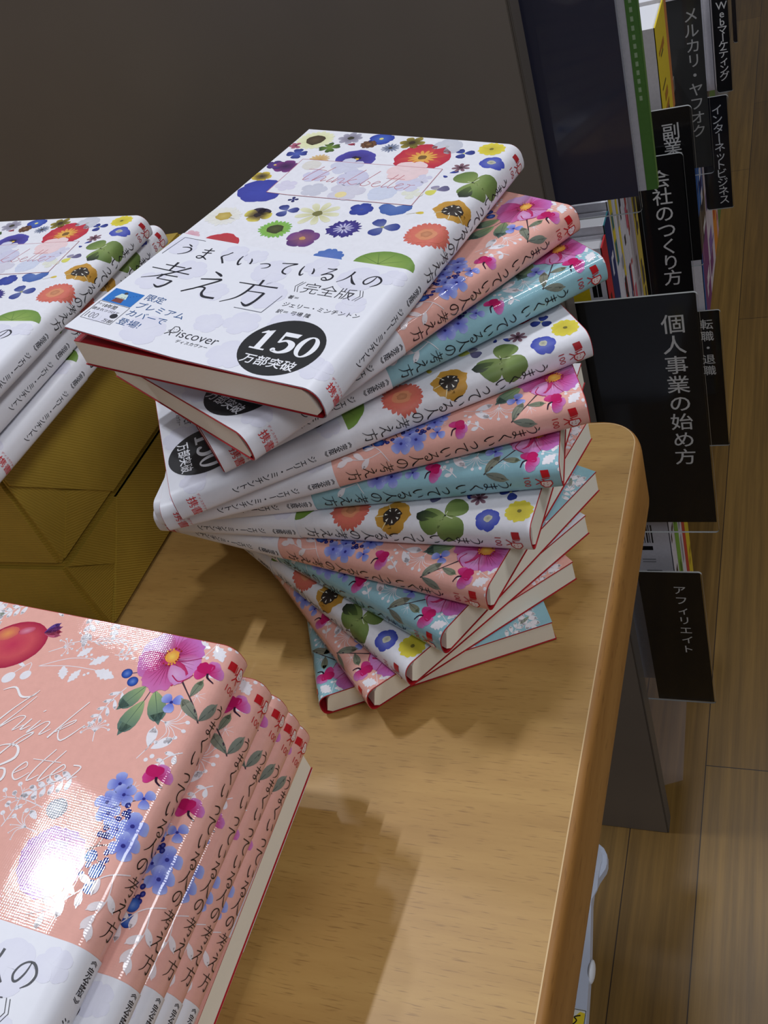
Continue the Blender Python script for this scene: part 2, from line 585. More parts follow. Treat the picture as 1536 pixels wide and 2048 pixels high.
def magenta_flower(A, x, y, ang, r, layer=3):
    dk, mdl, lt = (186, 30, 96), (206, 70, 140), (205, 130, 190)
    for i, (da, k, c) in enumerate([(-1.5, 1.0, lt), (1.5, 1.0, mdl), (-0.55, 1.05, lt), (0.6, 1.1, dk), (0.0, 0.8, dk)]):
        A.petal(x, y, ang + da, r * k, r * 0.85, dk, c, layer + i, taper=0.45)
    A.stroke([(x, y, 0.8), (x - math.cos(ang) * r * 0.35, y - math.sin(ang) * r * 0.35, 0.7), (x - math.cos(ang + 0.45) * r * 0.8, y - math.sin(ang + 0.45) * r * 0.8, 0.45)], (50, 30, 50), layer + 5, sub=4)

def blue_flower(A, x, y, r, a0=0.0, layer=3, n=4, c2=(168, 178, 230)):
    for i in range(n):
        A.petal(x, y, a0 + i * 2 * math.pi / n, r, r * 0.85, (98, 108, 196), c2, layer + i % 3, taper=0.4)
    A.disc(x, y, r * 0.14, (52, 50, 130), layer + 4, 8)

def berry(A, x, y, r, layer=3, c=(60, 96, 180)):
    A.disc(x, y, r, mix(c, (255, 255, 255), 0.25), layer, 16, edge=mix(c, (20, 20, 80), 0.45), mid=c)

def icon(A, u, v, col, layer, s=1.0, book=True, face=(240, 225, 222)):
    """little reading figure: a D-shaped head with legs, red book beside it"""
    if book:
        A.poly([(u - 4.6 * s, v - 1.3 * s), (u - 1.9 * s, v - 0.9 * s), (u - 2.2 * s, v + 1.9 * s), (u - 4.6 * s, v + 1.5 * s)], col, layer)
        A.stroke([(u - 1.5 * s, v - 0.7 * s, 0.35 * s), (u - 1.8 * s, v + 1.6 * s, 0.35 * s)], col, layer)
    D = [(u - 0.6 * s, v + 2.0 * s), (u + 0.9 * s, v + 2.3 * s), (u + 2.3 * s, v + 1.0 * s), (u + 2.3 * s, v - 0.6 * s), (u + 0.9 * s, v - 1.8 * s), (u - 0.6 * s, v - 1.6 * s)]
    A.poly(D, face, layer)
    A.frame(D, 0.4 * s, col, layer + 1)
    A.disc(u + 0.1 * s, v + 0.5 * s, 0.2 * s, col, layer + 1, 8)
    A.disc(u + 1.2 * s, v + 0.5 * s, 0.2 * s, col, layer + 1, 8)
    A.stroke([(u + 0.2 * s, v - 0.6 * s, 0.2 * s), (u + 0.7 * s, v - 0.9 * s, 0.2 * s), (u + 1.2 * s, v - 0.6 * s, 0.2 * s)], col, layer + 1, sub=3)
    A.stroke([(u - 0.6 * s, v - 1.7 * s, 0.4 * s), (u - 1.9 * s, v - 3.4 * s, 0.35 * s)], col, layer + 1)
    A.stroke([(u - 0.2 * s, v - 1.7 * s, 0.4 * s), (u + 0.6 * s, v - 3.6 * s, 0.35 * s)], col, layer + 1)
    A.stroke([(u - 0.6 * s, v - 0.2 * s, 0.35 * s), (u - 1.6 * s, v - 1.2 * s, 0.3 * s)], col, layer + 1)

SPINE_U = 108.3

def spine_print(A, layer=14):
    ink = (28, 24, 26)
    ys = [151.5, 145.8, 140.1, 134.4, 128.6, 122.9, 117.0, 111.1, 105.3, 99.4, 93.0, 86.5, 79.9]
    for ch, y in zip(TITLE, ys):
        A.brush(ch, SPINE_U, y, 5.9, ink, layer, 1.15)
    A.glyphmesh('100', SPINE_U - 0.2, 160.2, 3.4, (190, 46, 52), layer)
    icon(A, SPINE_U + 0.5, 166.9, (196, 32, 40), layer, 1.08)

# ------------------------------------------------------------------ white flower-print cover
def art_white():
    A = Art(lambda c: c if c == WHITE_BASE else ink(c))
    cr = (238, 224, 150)
    navy, blue, viol, purp = (34, 44, 128), (52, 74, 176), (92, 52, 140), (74, 40, 112)
    # pale sunflower with a brown eye
    A.flower(8.6, 165.5, 9.4, 20, 0.30, (214, 214, 150), (232, 232, 190), 1, 0, 0.50, (92, 74, 50), ce=(70, 54, 36))
    A.flower(25.0, 170.0, 6.0, 8, 0.5, (120, 112, 130), (172, 168, 186), 1, 0.2, 0.26, (60, 56, 40))
    A.flower(40.0, 171.5, 6.2, 5, 0.95, (70, 110, 200), (40, 60, 170), 1, 0.3, 0.16, (230, 220, 120))
    A.flower(56.0, 170.0, 6.0, 6, 0.6, (70, 62, 20), (160, 140, 46), 1, 0.1, 0.25, (60, 40, 20))
    A.flower(73.5, 169.0, 7.2, 5, 1.0, (206, 206, 214), (196, 198, 210), 1, 0.5, 0.12, (190, 190, 190))
    A.flower(93.6, 170.0, 6.2, 6, 0.82, (206, 186, 40), (232, 214, 50), 1, 0.2, 0.14, (120, 110, 30), notch=0.16)
    for k in range(4):
        A.petal(19.4, 159.6, 0.5 + k * 1.57, 5.4, 4.2, (120, 150, 50), (48, 76, 34), 1, notch=0.14)
    A.petal(26.6, 163.6, 0.3, 3.6, 2.2, (170, 40, 60), (150, 50, 70), 1)
    A.stroke([(29.4, 164.4, 0.4), (30.4, 163.2, 0.4)], (110, 40, 60), 2)
    A.flower(36.6, 165.4, 4.0, 10, 0.5, (150, 96, 56), (96, 60, 40), 1, 0, 0.55, (150, 104, 60), ce=(70, 40, 30))
    A.flower(48.4, 163.6, 4.2, 14, 0.22, (96, 104, 130), (130, 140, 170), 1, 0, 0.22, (60, 50, 40))
    # big red poppy with a golden heart
    for k in range(6):
        A.petal(67.0, 157.2, k * 1.047, 12.6, 13.5, (226, 100, 60), (204, 36, 62), 1 + k % 3, taper=0.42, rag=0.04, cmid=(210, 50, 62))
    A.flower(67.0, 157.2, 6.4, 14, 0.24, (240, 190, 70), (236, 150, 60), 5, 0.2, 0.3, (130, 90, 40))
    for k in range(3):
        A.petal(83.4, 164.0, 0.4 + k * 2.1, 4.8, 4.0, (60, 80, 170), navy, 1)
    A.disc(83.4, 164.0, 0.6, (220, 220, 140), 4, 8)
    A.flower(98.2, 158.2, 5.2, 6, 0.88, (110, 120, 190), (58, 72, 190), 1, 0.3, 0.34, (150, 150, 130), ce=(200, 196, 170))
    # purple viola cut by the title frame
    for k in range(5):
        A.petal(37.4, 150.4, 0.0 + k * 0.78, 9.4, 8.6, (60, 44, 130), (78, 72, 176), 1 + k % 3, taper=0.4)
    A.disc(37.4, 151.4, 2.2, (40, 30, 60), 5, 12, 0.2)
    A.disc(38.2, 150.8, 1.0, (232, 190, 50), 6, 10)
    A.flower(20.5, 147.8, 5.0, 16, 0.25, (206, 160, 90), (222, 186, 130), 1, 0, 0)
    for k in range(4):
        A.petal(7.0, 151.2, 0.3 + k * 1.57, 5.2, 4.4, (80, 100, 190), navy, 1, notch=0.1)
    for k in range(5):
        A.petal(8.6, 138.6, 0.4 + k * 1.25, 6.0, 5.2, (60, 30, 80), (128, 52, 130), 1 + k % 3)
    for k in range(5):
        A.petal(3.0, 127.0, 0.2 + k * 1.25, 4.6, 4.0, (46, 34, 40), (228, 196, 52), 1 + k % 3)
    for k in range(6):
        A.petal(10.0, 115.0, 0.4 + k * 1.05, 10.6, 9.6, (60, 70, 180), (56, 62, 168), 1 + k % 3, taper=0.42)
    A.flower(3.0, 138.5, 4.4, 5, 0.8, (90, 60, 150), (64, 40, 110), 1, 0.4, 0.15, (230, 200, 90))
    A.flower(2.2, 158.6, 3.4, 6, 0.6, (150, 60, 90), (190, 110, 130), 1, 0.4, 0.15, (90, 50, 60))
    A.flower(87.4, 151.6, 3.9, 7, 0.42, (90, 50, 70), (150, 110, 120), 1, 0, 0.2, (60, 30, 40))
    # three-lobed green leaf wrapping over the spine corner
    for an, l_, w_ in ((2.45, 10.6, 9.2), (0.5, 11.4, 10.6), (-1.25, 11.2, 10.6)):
        A.petal(97.6, 140.0, an, l_, w_, (140, 160, 84), (98, 124, 56), 2, taper=0.28, rag=0.02, cmid=(116, 142, 66), notch=0.04)
    A.petal(97.8, 138.6, -1.55, 9.6, 5.2, (96, 120, 50), (34, 44, 34), 3, taper=0.5, rag=0.05, r0=1.5)
    A.stroke([(97.6, 140.0, 0.3), (98.8, 142.6, 0.4), (99.0, 143.6, 0.3)], (220, 226, 190), 5, sub=2)
    A.stroke([(97.6, 140.0, 0.3), (95.2, 140.4, 0.3)], (220, 226, 190), 5)
    A.disc(97.6, 140.0, 0.5, (40, 50, 30), 6, 8)
    A.petal(84.6, 146.0, 0.6, 4.0, 2.2, blue, navy, 1)
    A.petal(83.0, 143.6, -0.6, 2.6, 1.6, blue, navy, 1)
    A.petal(85.6, 131.0, 0.6, 5.4, 4.6, (120, 112, 150), (92, 88, 130), 1)
    A.petal(85.6, 131.0, -2.2, 5.0, 4.4, (226, 220, 80), (214, 210, 90), 1)
    A.petal(85.6, 131.0, 2.2, 4.0, 3.6, (180, 176, 170), (140, 130, 170), 1)
    # amber flower with a black eye
    A.flower(98.6, 117.0, 8.0, 7, 0.92, (190, 130, 34), (206, 150, 46), 1, 0.2, 0, notch=0.12, rag=0.05)
    A.flower(98.6, 117.0, 4.4, 7, 0.9, (46, 36, 30), (54, 42, 34), 5, 0.65, 0, notch=0.1, rag=0.06)
    for k in range(7):
        a = 0.2 + k * 0.9
        A.tri([(98.6 + math.cos(a) * 2.0, 117 + math.sin(a) * 2.0), (98.6 + math.cos(a + .12) * 3.4, 117 + math.sin(a + .12) * 3.4), (98.6 + math.cos(a - .12) * 3.4, 117 + math.sin(a - .12) * 3.4)], [(238, 234, 220)] * 3, 9)
    for a in (-0.6, -1.4, -2.6):
        A.stroke([(98.6 + math.cos(a) * 3.8, 117 + math.sin(a) * 3.8, 0.35), (98.6 + math.cos(a) * 7.2, 117 + math.sin(a) * 7.2, 0.25)], (236, 220, 170), 9)
    # coral daisy
    A.flower(96.6, 97.2, 9.0, 24, 0.26, (226, 150, 100), (222, 96, 84), 1, 0, 0.72, (222, 124, 90), rag=0.05, ce=(226, 106, 88))
    A.disc(96.6, 97.2, 4.0, (224, 150, 96), 6, 18, 0.1, edge=(228, 138, 96))
    A.disc(96.6, 97.2, 2.2, (214, 140, 96), 7, 14, 0.15, edge=(196, 120, 80))
    A.petal(85.0, 111.6, 0.3, 3.6, 2.0, (206, 170, 30), (226, 200, 60), 1)
    A.stroke([(85.0, 111.6, 0.3), (82.0, 110.0, 0.2)], (150, 140, 90), 1)
    for k in range(5):
        A.petal(75.2, 114.6, 3.4 + k * 0.72, 7.0, 5.6, (90, 120, 190), (62, 98, 178), 1 + k % 3)
    A.flower(62.0, 109.8, 5.2, 5, 0.9, (60, 80, 180), (40, 56, 156), 1, 0.3, 0.18, (70, 80, 160))
    A.flower(45.2, 102.8, 9.8, 9, 0.36, (200, 196, 140), (230, 228, 190), 1, 0.1, 0.22, (120, 116, 60), taper=0.75)
    for k in range(3):
        A.petal(77.2, 98.4, 0.2 + k * 2.1, 7.0, 5.6, (110, 120, 170), (40, 58, 150), 1 + k % 2)
    A.disc(77.2, 98.4, 0.8, (170, 170, 120), 5, 8)
    # purple lace flower
    A.flower(62.0, 94.0, 7.6, 12, 0.5, (80, 70, 160), (50, 36, 130), 1, 0.1, 0, notch=0.2, rag=0.12)
    A.flower(62.0, 94.0, 4.2, 12, 0.2, (200, 196, 226), (180, 176, 220), 6, 0.3, 0.2, (60, 50, 120))
    for k, c in enumerate([(112, 56, 134), (96, 46, 128), (120, 60, 140), (84, 40, 120), (104, 50, 130)]):
        A.petal(49.0, 83.4, 0.5 + k * 1.257, 7.0, 6.4, (150, 90, 110), c, 1 + k % 3, taper=0.42)
    A.disc(49.0, 83.4, 1.4, (206, 150, 80), 6, 10, 0.2)
    # lime daisy
    A.flower(33.8, 87.2, 7.0, 22, 0.24, (140, 176, 60), (124, 190, 74), 1, 0, 0.5, (84, 88, 40), ce=(60, 62, 30))
    # pansy, white daisy, small blues
    for an, c in ((1.2, (48, 36, 60)), (2.0, (48, 36, 66)), (0.1, (226, 206, 70)), (3.1, (222, 206, 84)), (4.7, (230, 210, 80))):
        A.petal(20.4, 95.8, an, 6.0, 5.8, (50, 30, 30), c, 1 + (an > 2) , taper=0.42)
    A.disc(20.4, 95.4, 1.6, (40, 24, 30), 5, 10, 0.25)
    for k in range(3):
        A.petal(30.4, 102.4, 0.3 + k * 2.1, 5.4, 4.4, (110, 120, 180), navy, 1)
    for k in range(4):
        A.petal(28.2, 111.6, 0.3 + k * 1.6, 2.4, 1.5, navy, (30, 30, 90), 1)
    A.flower(6.6, 90.6, 8.0, 22, 0.26, (226, 220, 206), (232, 230, 222), 1, 0, 0.42, (206, 180, 90), ce=(190, 160, 60))
    A.flower(17.6, 70.5, 8.4, 6, 0.9, (190, 60, 60), (206, 46, 60), 1, 0.5, 0.2, (240, 180, 80))
    A.flower(3.0, 72.6, 3.6, 6, 0.7, (220, 160, 176), (226, 180, 190), 1, 0.2, 0)
    A.flower(66.5, 72.6, 7.0, 6, 0.8, (90, 120, 200), (70, 110, 190), 1, 0.2, 0, notch=0.2)
    # lily pad running under the band
    A.disc(90.0, 72.6, 12.2, (150, 180, 80), 1, 30, 0.012, ry=9.6, edge=(108, 148, 52), mid=(130, 164, 64))
    for a in (0.5, 1.2, 1.9, 2.6):
        A.stroke([(88.0, 73.0, 0.3), (88.0 + math.cos(a) * 9.5, 73.0 + math.sin(a) * 7.6, 0.15)], (92, 130, 50), 2)
    # title frame with paler flowers showing through
    box = [(13.2, 114.4), (81.0, 116.8), (80.4, 148.6), (12.8, 146.6)]
    A.poly(box, WHITE_BASE, 10)
    for (x, y, r, c, n) in [(20, 142, 4.6, (222, 216, 206), 9), (37, 143.4, 7.6, (206, 206, 226), 5), (66, 144.0, 9.6, (240, 206, 206), 6), (27, 133, 6.0, (206, 202, 228), 5),
                            (45, 134, 7.2, (204, 202, 226), 12), (72, 133, 6.4, (208, 206, 230), 5), (18.5, 122, 5.0, (216, 210, 230), 5), (33, 121, 6.2, (202, 202, 216), 5),
                            (48, 122.5, 8.2, (210, 206, 220), 5), (64, 124.0, 6.4, (206, 212, 232), 8), (77, 126, 4.6, (226, 226, 206), 4), (76, 139, 4.0, (210, 206, 226), 4)]:
        A.flower(x, y, r, n, 0.8, mix(c, WHITE_BASE, 0.15), c, 11, x, 0)
    A.disc(47.0, 119.4, 2.6, (236, 216, 150), 13, 12)
    A.frame(box, 0.28, (206, 130, 140), 14)
    script = (206, 110, 120)
    think = [[(21, 138, .3), (25, 138.6, .3), (30, 138.2, .3)], [(27, 141.5, .4), (24, 134, .3), (23, 128.6, .4), (25.5, 130, .3)],
             [(32.5, 142, .4), (29.4, 134, .3), (27.6, 128.4, .4), (30.5, 133, .3), (32.6, 132.6, .3), (31.8, 128.8, .4), (34, 130.2, .3)],
             [(36.2, 133.2, .4), (34.8, 128.8, .4), (37, 130, .3)], [(38.4, 133.2, .3), (37.4, 128.4, .4), (40, 132.6, .3), (41.8, 132.4, .3), (41.2, 128.8, .4), (43, 130, .3)],
             [(47.6, 142, .4), (45, 134, .3), (43.4, 128.4, .4)], [(47.4, 133.4, .4), (44.4, 130.8, .3), (47.2, 128.4, .4), (49.4, 130, .3)],
             [(54.6, 142, .4), (52.2, 134, .3), (51.2, 129.2, .4), (53.4, 128.4, .3), (55, 131, .3), (53, 132.6, .3)],
             [(56.4, 130.4, .3), (59, 132.6, .3), (57.6, 133.2, .3), (56.2, 130, .3), (58, 128.4, .4), (60.4, 130.2, .3)],
             [(63.8, 140.4, .4), (61.6, 132, .3), (61.4, 128.6, .4), (63.6, 130.2, .3)], [(60, 136.4, .3), (68.4, 137, .3)], [(66.6, 140.4, .4), (64.4, 132, .3), (64.4, 128.6, .4), (66.6, 130.2, .3)],
             [(67.2, 130.4, .3), (69.8, 132.6, .3), (68.4, 133.2, .3), (67, 130, .3), (68.8, 128.4, .4), (71, 130.2, .3)],
             [(71.4, 133, .4), (73, 132.4, .3), (71.8, 128.6, .4)], [(73, 132.4, .3), (75, 133, .3)]]
    for st in think:
        A.stroke(st, script, 15, sub=4, wscale=0.9)
    A.warp(1.0, 0.7, 0.965, 3.0)
    spine_print(A)
    return A

# ------------------------------------------------------------------ pink / blue cover
def art_garden(base):
    A = Art()
    wl = (236, 232, 236)
    wt = mix(wl, base, 0.12)
    sg = (126, 128, 114)
    # pomegranate
    A.disc(20.5, 151.5, 14.5, (196, 60, 88), 2, 28, 0.01, ry=11.0, ang=0.6, edge=(170, 40, 72), mid=(206, 84, 92))
    A.disc(15.0, 156.0, 5.0, (230, 150, 90), 3, 16, 0.05, ry=3.2, ang=0.6, edge=(206, 96, 92))
    A.disc(22.5, 159.0, 3.6, (216, 140, 160), 3, 14, 0.05, ry=1.8, ang=0.5, edge=(196, 80, 104))
    for a, c in ((0.95, (98, 66, 140)), (0.65, (120, 60, 120)), (0.3, (170, 60, 90)), (0.05, (190, 90, 120))):
        leaf(A, 30.6, 159.4, a, 7.0, 2.6, c, 4)
    # wild rose
    R = [(1.55, 13.6, 12.6, (204, 142, 206), (206, 96, 160)), (0.75, 13.2, 11.5, (196, 118, 190), (200, 84, 150)), (2.75, 13.2, 14.5, (200, 168, 214), (208, 160, 200)),
         (3.75, 13.4, 13.2, (196, 118, 180), (196, 70, 136)), (-0.25, 13.0, 10.5, (204, 130, 192), (212, 150, 196)), (-1.0, 12.6, 10.0, (190, 48, 100), (206, 96, 140)), (-1.65, 15.2, 12.5, (206, 118, 178), (200, 88, 150))]
    for i, (a, l_, w_, co_, cm_) in enumerate(R):
        A.petal(89.0, 159.6, a, l_, w_, (176, 36, 92), co_, 2 + i, taper=0.38, rag=0.055, cmid=cm_, n=34)
        for k in range(7):                      # veins
            da = (k - 3) * 0.17
            r1, r2 = 3.2, l_ * (0.86 - abs(k - 3) * 0.06)
            A.stroke([(89.0 + math.cos(a + da * 0.6) * r1, 159.6 + math.sin(a + da * 0.6) * r1, .34), (89.0 + math.cos(a + da) * r2, 159.6 + math.sin(a + da) * r2, .08)], mix((176, 44, 100), cm_, 0.35 + 0.12 * abs(k - 3)), 2 + i)
    A.petal(90.5, 156.8, -0.75, 10.0, 6.0, (208, 132, 180), (206, 140, 194), 11, taper=0.35, cmid=(214, 166, 206), rag=0.05, n=30)
    A.stroke([(93.0, 152.6, .5), (96.4, 150.6, .5), (99.0, 152.0, .4), (101.0, 154.6, .3)], (178, 40, 92), 12)
    A.stroke([(91.6, 158.8, .5), (96.0, 160.0, .35), (101.0, 162.4, .25)], (170, 50, 104), 12)
    A.disc(89.0, 160.4, 3.0, (240, 200, 90), 12, 14, 0.15, edge=(226, 140, 70))
    for k in range(26):
        a, r_ = k * 2.4, 2.4 + (k % 4) * 0.55
        A.disc(89.0 + math.cos(a) * r_, 160.4 + math.sin(a) * r_, 0.42, (160, 44, 40) if k % 2 else (236, 170, 60), 13, 6)
    # leaves and blue berries left of the rose
    for tip, bs, w_ in (((79.1, 134.1), (85.4, 146.0), 6.0), ((84.8, 124.5), (87.6, 140.0), 6.6), ((97.6, 132.0), (89.6, 145.0), 6.6)):
        d = (tip[0] - bs[0], tip[1] - bs[1])
        leaf(A, bs[0], bs[1], math.atan2(d[1], d[0]), math.hypot(*d) * 0.92, w_, (160, 182, 124), 2, (84, 106, 92), (92, 116, 108))
    A.stroke([(87.6, 140, .4), (88.2, 146, .4)], (90, 80, 90), 3)
    berry(A, 75.0, 149.4, 2.2)
    berry(A, 79.0, 146.6, 2.2)
    A.stroke([(77, 150, .35), (81, 151.6, .35)], (60, 60, 110), 2)
    sprig(A, 78.0, 143.6, 73.4, 129.0, 4, 4.6, 1.4, wl, 1)
    # small blue flower below the rose
    blue_flower(A, 98.2, 141.6, 4.6, 0.6, 5, 3)
    A.stroke([(98.2, 140.8, .4), (98.4, 138.6, .3)], (70, 80, 60), 5)
    # olive-leaf stem running on to the spine
    A.stroke([(96.6, 152.4, .9), (101.5, 147.6, .5), (106.5, 142.6, .6), (110.6, 136.8, .5)], (70, 58, 66), 5)
    leaf(A, 95.0, 154.4, -0.8, 4.4, 2.8, (112, 122, 110), 5)
    leaf(A, 104.0, 145.4, 1.35, 7.6, 3.2, sg, 6, (80, 92, 80), (128, 138, 112))
    leaf(A, 110.4, 137.6, 1.25, 9.6, 3.2, (116, 120, 110), 6, (84, 92, 86), (136, 140, 126))
    leaf(A, 110.2, 137.4, 2.5, 10.4, 3.8, (118, 122, 108), 6, (84, 92, 84), (142, 144, 126))
    A.petal(103.6, 150.0, 1.3, 0.1, 0.1, sg, sg, 1)
    # magenta blossoms
    magenta_flower(A, 106.2, 156.4, 1.9, 5.4, 6)
    magenta_flower(A, 107.0, 112.6, 1.9, 5.0, 4)
    # white holly at the head by the spine
    holly(A, 94.6, 168.6, -0.15, 7.6, 4.6, wl)
    holly(A, 104.0, 169.0, -0.9, 7.8, 5.4, wl)
    holly(A, 110.6, 155.4, 2.6, 8.6, 5.2, wl)
    A.stroke([(104.2, 176, .3), (104.0, 170, .3), (101.4, 163.6, .3)], wt, 1)
    A.stroke([(106.2, 176, .3), (104.4, 168.6, .3)], wt, 1)
    for p in ((101.2, 163.4), (102.8, 163.0), (100.0, 165.0), (110.0, 171.4), (111.4, 170.0), (109.0, 169.2), (112.4, 172.0)):
        A.disc(p[0], p[1], 0.75, wl, 1, 10)
    A.stroke([(106.2, 174, .3), (110.0, 171.4, .3)], wt, 1)
    # umbels and little sprigs
    umbel(A, 99.6, 133.4, -0.2, 8.4, wl, 7, 2.6, 1, 0.75, 5)
    umbel(A, 75.6, 123.4, 1.9, 5.2, wl, 8, 3.0, 1, 0.55, 4)
    A.stroke([(98.0, 121.0, .3), (99.4, 126, .3)], wl, 1)
    leaf(A, 98.4, 122.6, 1.75, 7.8, 3.6, wl, 1)
    leaf(A, 99.6, 122.2, 0.75, 8.2, 3.4, wl, 1)
    A.disc(101.6, 119.6, 0.9, wl, 1, 10)
    A.disc(100.0, 117.8, 0.8, wl, 1, 10)
    A.stroke([(96.4, 117.4, .3), (98.6, 122.6, .3)], wl, 1)
    sprig(A, 110.6, 124.4, 105.4, 117.6, 2, 3.4, 1.5, wl, 1)
    for k in range(8):
        a = k * 0.785
        A.stroke([(100.8, 106.6, .25), (100.8 + math.cos(a) * 2.6, 106.6 + math.sin(a) * 2.6, .15)], wl, 1)
        A.stroke([(106.4, 146.4, .2), (106.4 + math.cos(a) * 3.0, 146.4 + math.sin(a) * 3.0, .12)], wt, 1)
    sprig(A, 75.6, 170.0, 82.0, 177, 1, 4.8, 1.6, wl, 1)
    leaf(A, 77.2, 162.0, 1.1, 5.2, 1.7, wl, 1)
    sprig(A, 65.6, 156.2, 73.0, 158.4, 3, 2.6, 0.7, wl, 1, True, 1.0)
    sprig(A, 70.0, 154.4, 69.4, 162.0, 2, 2.6, 0.7, wl, 1, True, 0.9)
    sprig(A, 52.6, 160.0, 64.6, 163.0, 7, 3.6, 0.5, wl, 1, False, 0.55)
    umbel(A, 42.6, 155.0, 0.6, 4.0, wl, 7, 3.6, 1, 0.5, 6)
    umbel(A, 48.0, 159.0, 0.4, 4.4, wl, 7, 3.4, 1, 0.5, 5)
    # holly branch under the pomegranate
    A.stroke([(37.4, 144.6, .3), (48, 150.6, .3), (58.6, 152.8, .3)], wl, 1)
    A.stroke([(37.4, 144.6, .3), (50, 147.4, .3), (61.6, 148.0, .3)], wl, 1)
    holly(A, 50.6, 152.0, 0.9, 7.0, 3.8, wl)
    holly(A, 57.6, 149.6, 0.75, 8.4, 4.2, wl)
    holly(A, 61.4, 147.8, -0.15, 9.6, 5.4, wl)
    holly(A, 47.6, 147.0, -1.1, 6.6, 4.4, wl)
    holly(A, 55.6, 147.0, -1.9, 7.0, 3.8, wl)
    for p in ((54.6, 153.0), (56.2, 154.2), (57.4, 152.4), (59.4, 146.0), (58.2, 145.0)):
        A.disc(p[0], p[1], 0.6, wl, 1, 8)
    # rose hips
    A.disc(28.0, 137.0, 2.9, wl, 1, 16, ry=2.2, ang=0.9)
    A.disc(34.4, 139.6, 2.4, wl, 1, 14, ry=1.9, ang=0.9)
    A.stroke([(29.0, 139.6, .3), (33.4, 145.4, .3), (34.6, 141.8, .3)], wl, 1, sub=3)
    leaf(A, 32.0, 143.0, 2.8, 4.0, 1.4, wl, 1)
    sprig(A, 22.0, 135.0, 12.0, 132.0, 3, 5.0, 1.4, wl, 1)
    # sprigs along the head edge
    sprig(A, 6.0, 150.0, 2.5, 167.0, 5, 6.4, 2.6, wl, 1)
    sprig(A, 28.0, 170.4, 39.0, 173.0, 3, 4.0, 1.4, wl, 1, False, 0.7)
    sprig(A, 47.0, 175.0, 49.6, 161.6, 3, 4.8, 1.9, wl, 1, False, 0.55)
    sprig(A, 57.0, 175.0, 60.0, 166.0, 3, 3.6, 1.4, wl, 1, False, 0.55)
    sprig(A, 17.0, 172.0, 9.0, 166.0, 3, 4.6, 1.8, wl, 1)
    sprig(A, -3.0, 140.0, -1.0, 150.0, 3, 4.6, 1.6, wl, 1)
    leaf(A, 2.0, 162.0, 0.5, 6.0, 1.8, (170, 190, 150), 1)
    A.disc(1.2, 141.0, 5.0, (206, 60, 80), 1, 16, edge=(170, 40, 72))
    # lower half
    sprig(A, 78.6, 105.6, 66.0, 96.4, 5, 4.4, 1.9, wl, 1, False, 0.95)
    sprig(A, 62.0, 82.0, 62.0, 97.0, 4, 3.4, 0.9, wl, 1, True, 0.8)
    sprig(A, 72.6, 92.0, 56.0, 92.0, 4, 3.4, 0.9, wl, 1, True, 0.8)
    umbel(A, 71.0, 84.0, 3.0, 6.0, wl, 6, 2.4, 1, 0.3, 5)
    A.disc(78.0, 93.0, 3.8, (200, 200, 206), 2, 16, 0.06, edge=(150, 150, 160))
    leaf(A, 73.0, 87.6, 2.6, 4.4, 2.2, wl, 1)
    # peony near the band
    for i, (a, l_, w_, c) in enumerate([(2.6, 12.5, 14, (190, 150, 206)), (1.5, 11.5, 13, (200, 160, 210)), (3.7, 12.0, 13, (180, 132, 196)), (0.4, 11.5, 12, (212, 150, 190)), (-0.7, 12.0, 12, (196, 60, 104)), (4.6, 13.0, 12, (188, 140, 200)), (-0.2, 9.0, 9, (214, 120, 160)), (2.0, 7.0, 9, (212, 190, 220))]):
        A.petal(87.0, 76.0, a, l_, w_, (202, 120, 170), c, 3 + i, taper=0.38, rag=0.05, n=24)
    # hydrangea sprays and berries reaching the spine
    for x, y, r_, a in ((95.6, 107.0, 4.6, 0.3), (99.0, 103.6, 4.6, 0.9), (94.6, 99.6, 4.6, 0.1), (97.0, 96.0, 4.4, 0.6), (107.4, 94.0, 5.0, 0.2), (107.6, 87.0, 5.0, 0.5), (103.0, 91.6, 4.2, 1.0)):
        blue_flower(A, x, y, r_, a, 4)
    blue_flower(A, 106.6, 104.0, 3.8, 0.9, 4, 3)
    A.stroke([(106.0, 103.6, .35), (101.0, 101.0, .3), (97.0, 98.0, .3)], (60, 60, 80), 3)
    for x, y in ((102.4, 100.4), (103.8, 98.4), (104.4, 96.6), (102.6, 97.4), (101.6, 95.2), (99.0, 91.2), (98.0, 88.6), (99.6, 88.6), (100.8, 88.6), (103.6, 83.4), (104.8, 81.0), (103.6, 79.6), (102.6, 78.0), (104.8, 78.4), (99.6, 78.0), (99.0, 74.6)):
        berry(A, x, y, 1.05, 8, (44, 50, 130))
    A.stroke([(95.0, 81.6, .45), (100.0, 85.0, .45), (106.0, 86.4, .35)], (84, 66, 70), 3)
    A.stroke([(99.0, 84.4, .4), (100.0, 88.4, .3)], (84, 66, 70), 3)
    A.stroke([(98.0, 83.4, .4), (102.4, 79.8, .3)], (84, 66, 70), 3)
    berry(A, 99.0, 81.0, 2.2, 6)
    berry(A, 103.2, 76.8, 2.5, 9, (70, 110, 190))
    berry(A, 104.0, 71.6, 2.4, 6, (56, 96, 180))
    # pale vine over the spine corner, down to the band
    A.stroke([(113.4, 80.0, .35), (107.0, 76.0, .4), (100.0, 68.0, .4), (95.0, 62.0, .35), (88.0, 58.0, .3)], wt, 10)
    A.stroke([(109.0, 77.4, .3), (110.4, 70.0, .3), (108.8, 62.0, .3)], wt, 10)
    for x, y, a in ((106.0, 75.0, -1.6), (104.0, 72.4, 2.8), (102.0, 70.0, -1.4), (98.0, 65.4, -1.5), (96.0, 63.0, 2.9), (100.4, 68.0, 2.7), (93.6, 60.4, -1.6), (110.2, 71.6, -0.9), (110.4, 69.0, -2.3), (109.4, 64.4, -1.9), (109.0, 62.0, -1.3)):
        leaf(A, x, y, a, 5.4, 2.2, wt, 10)
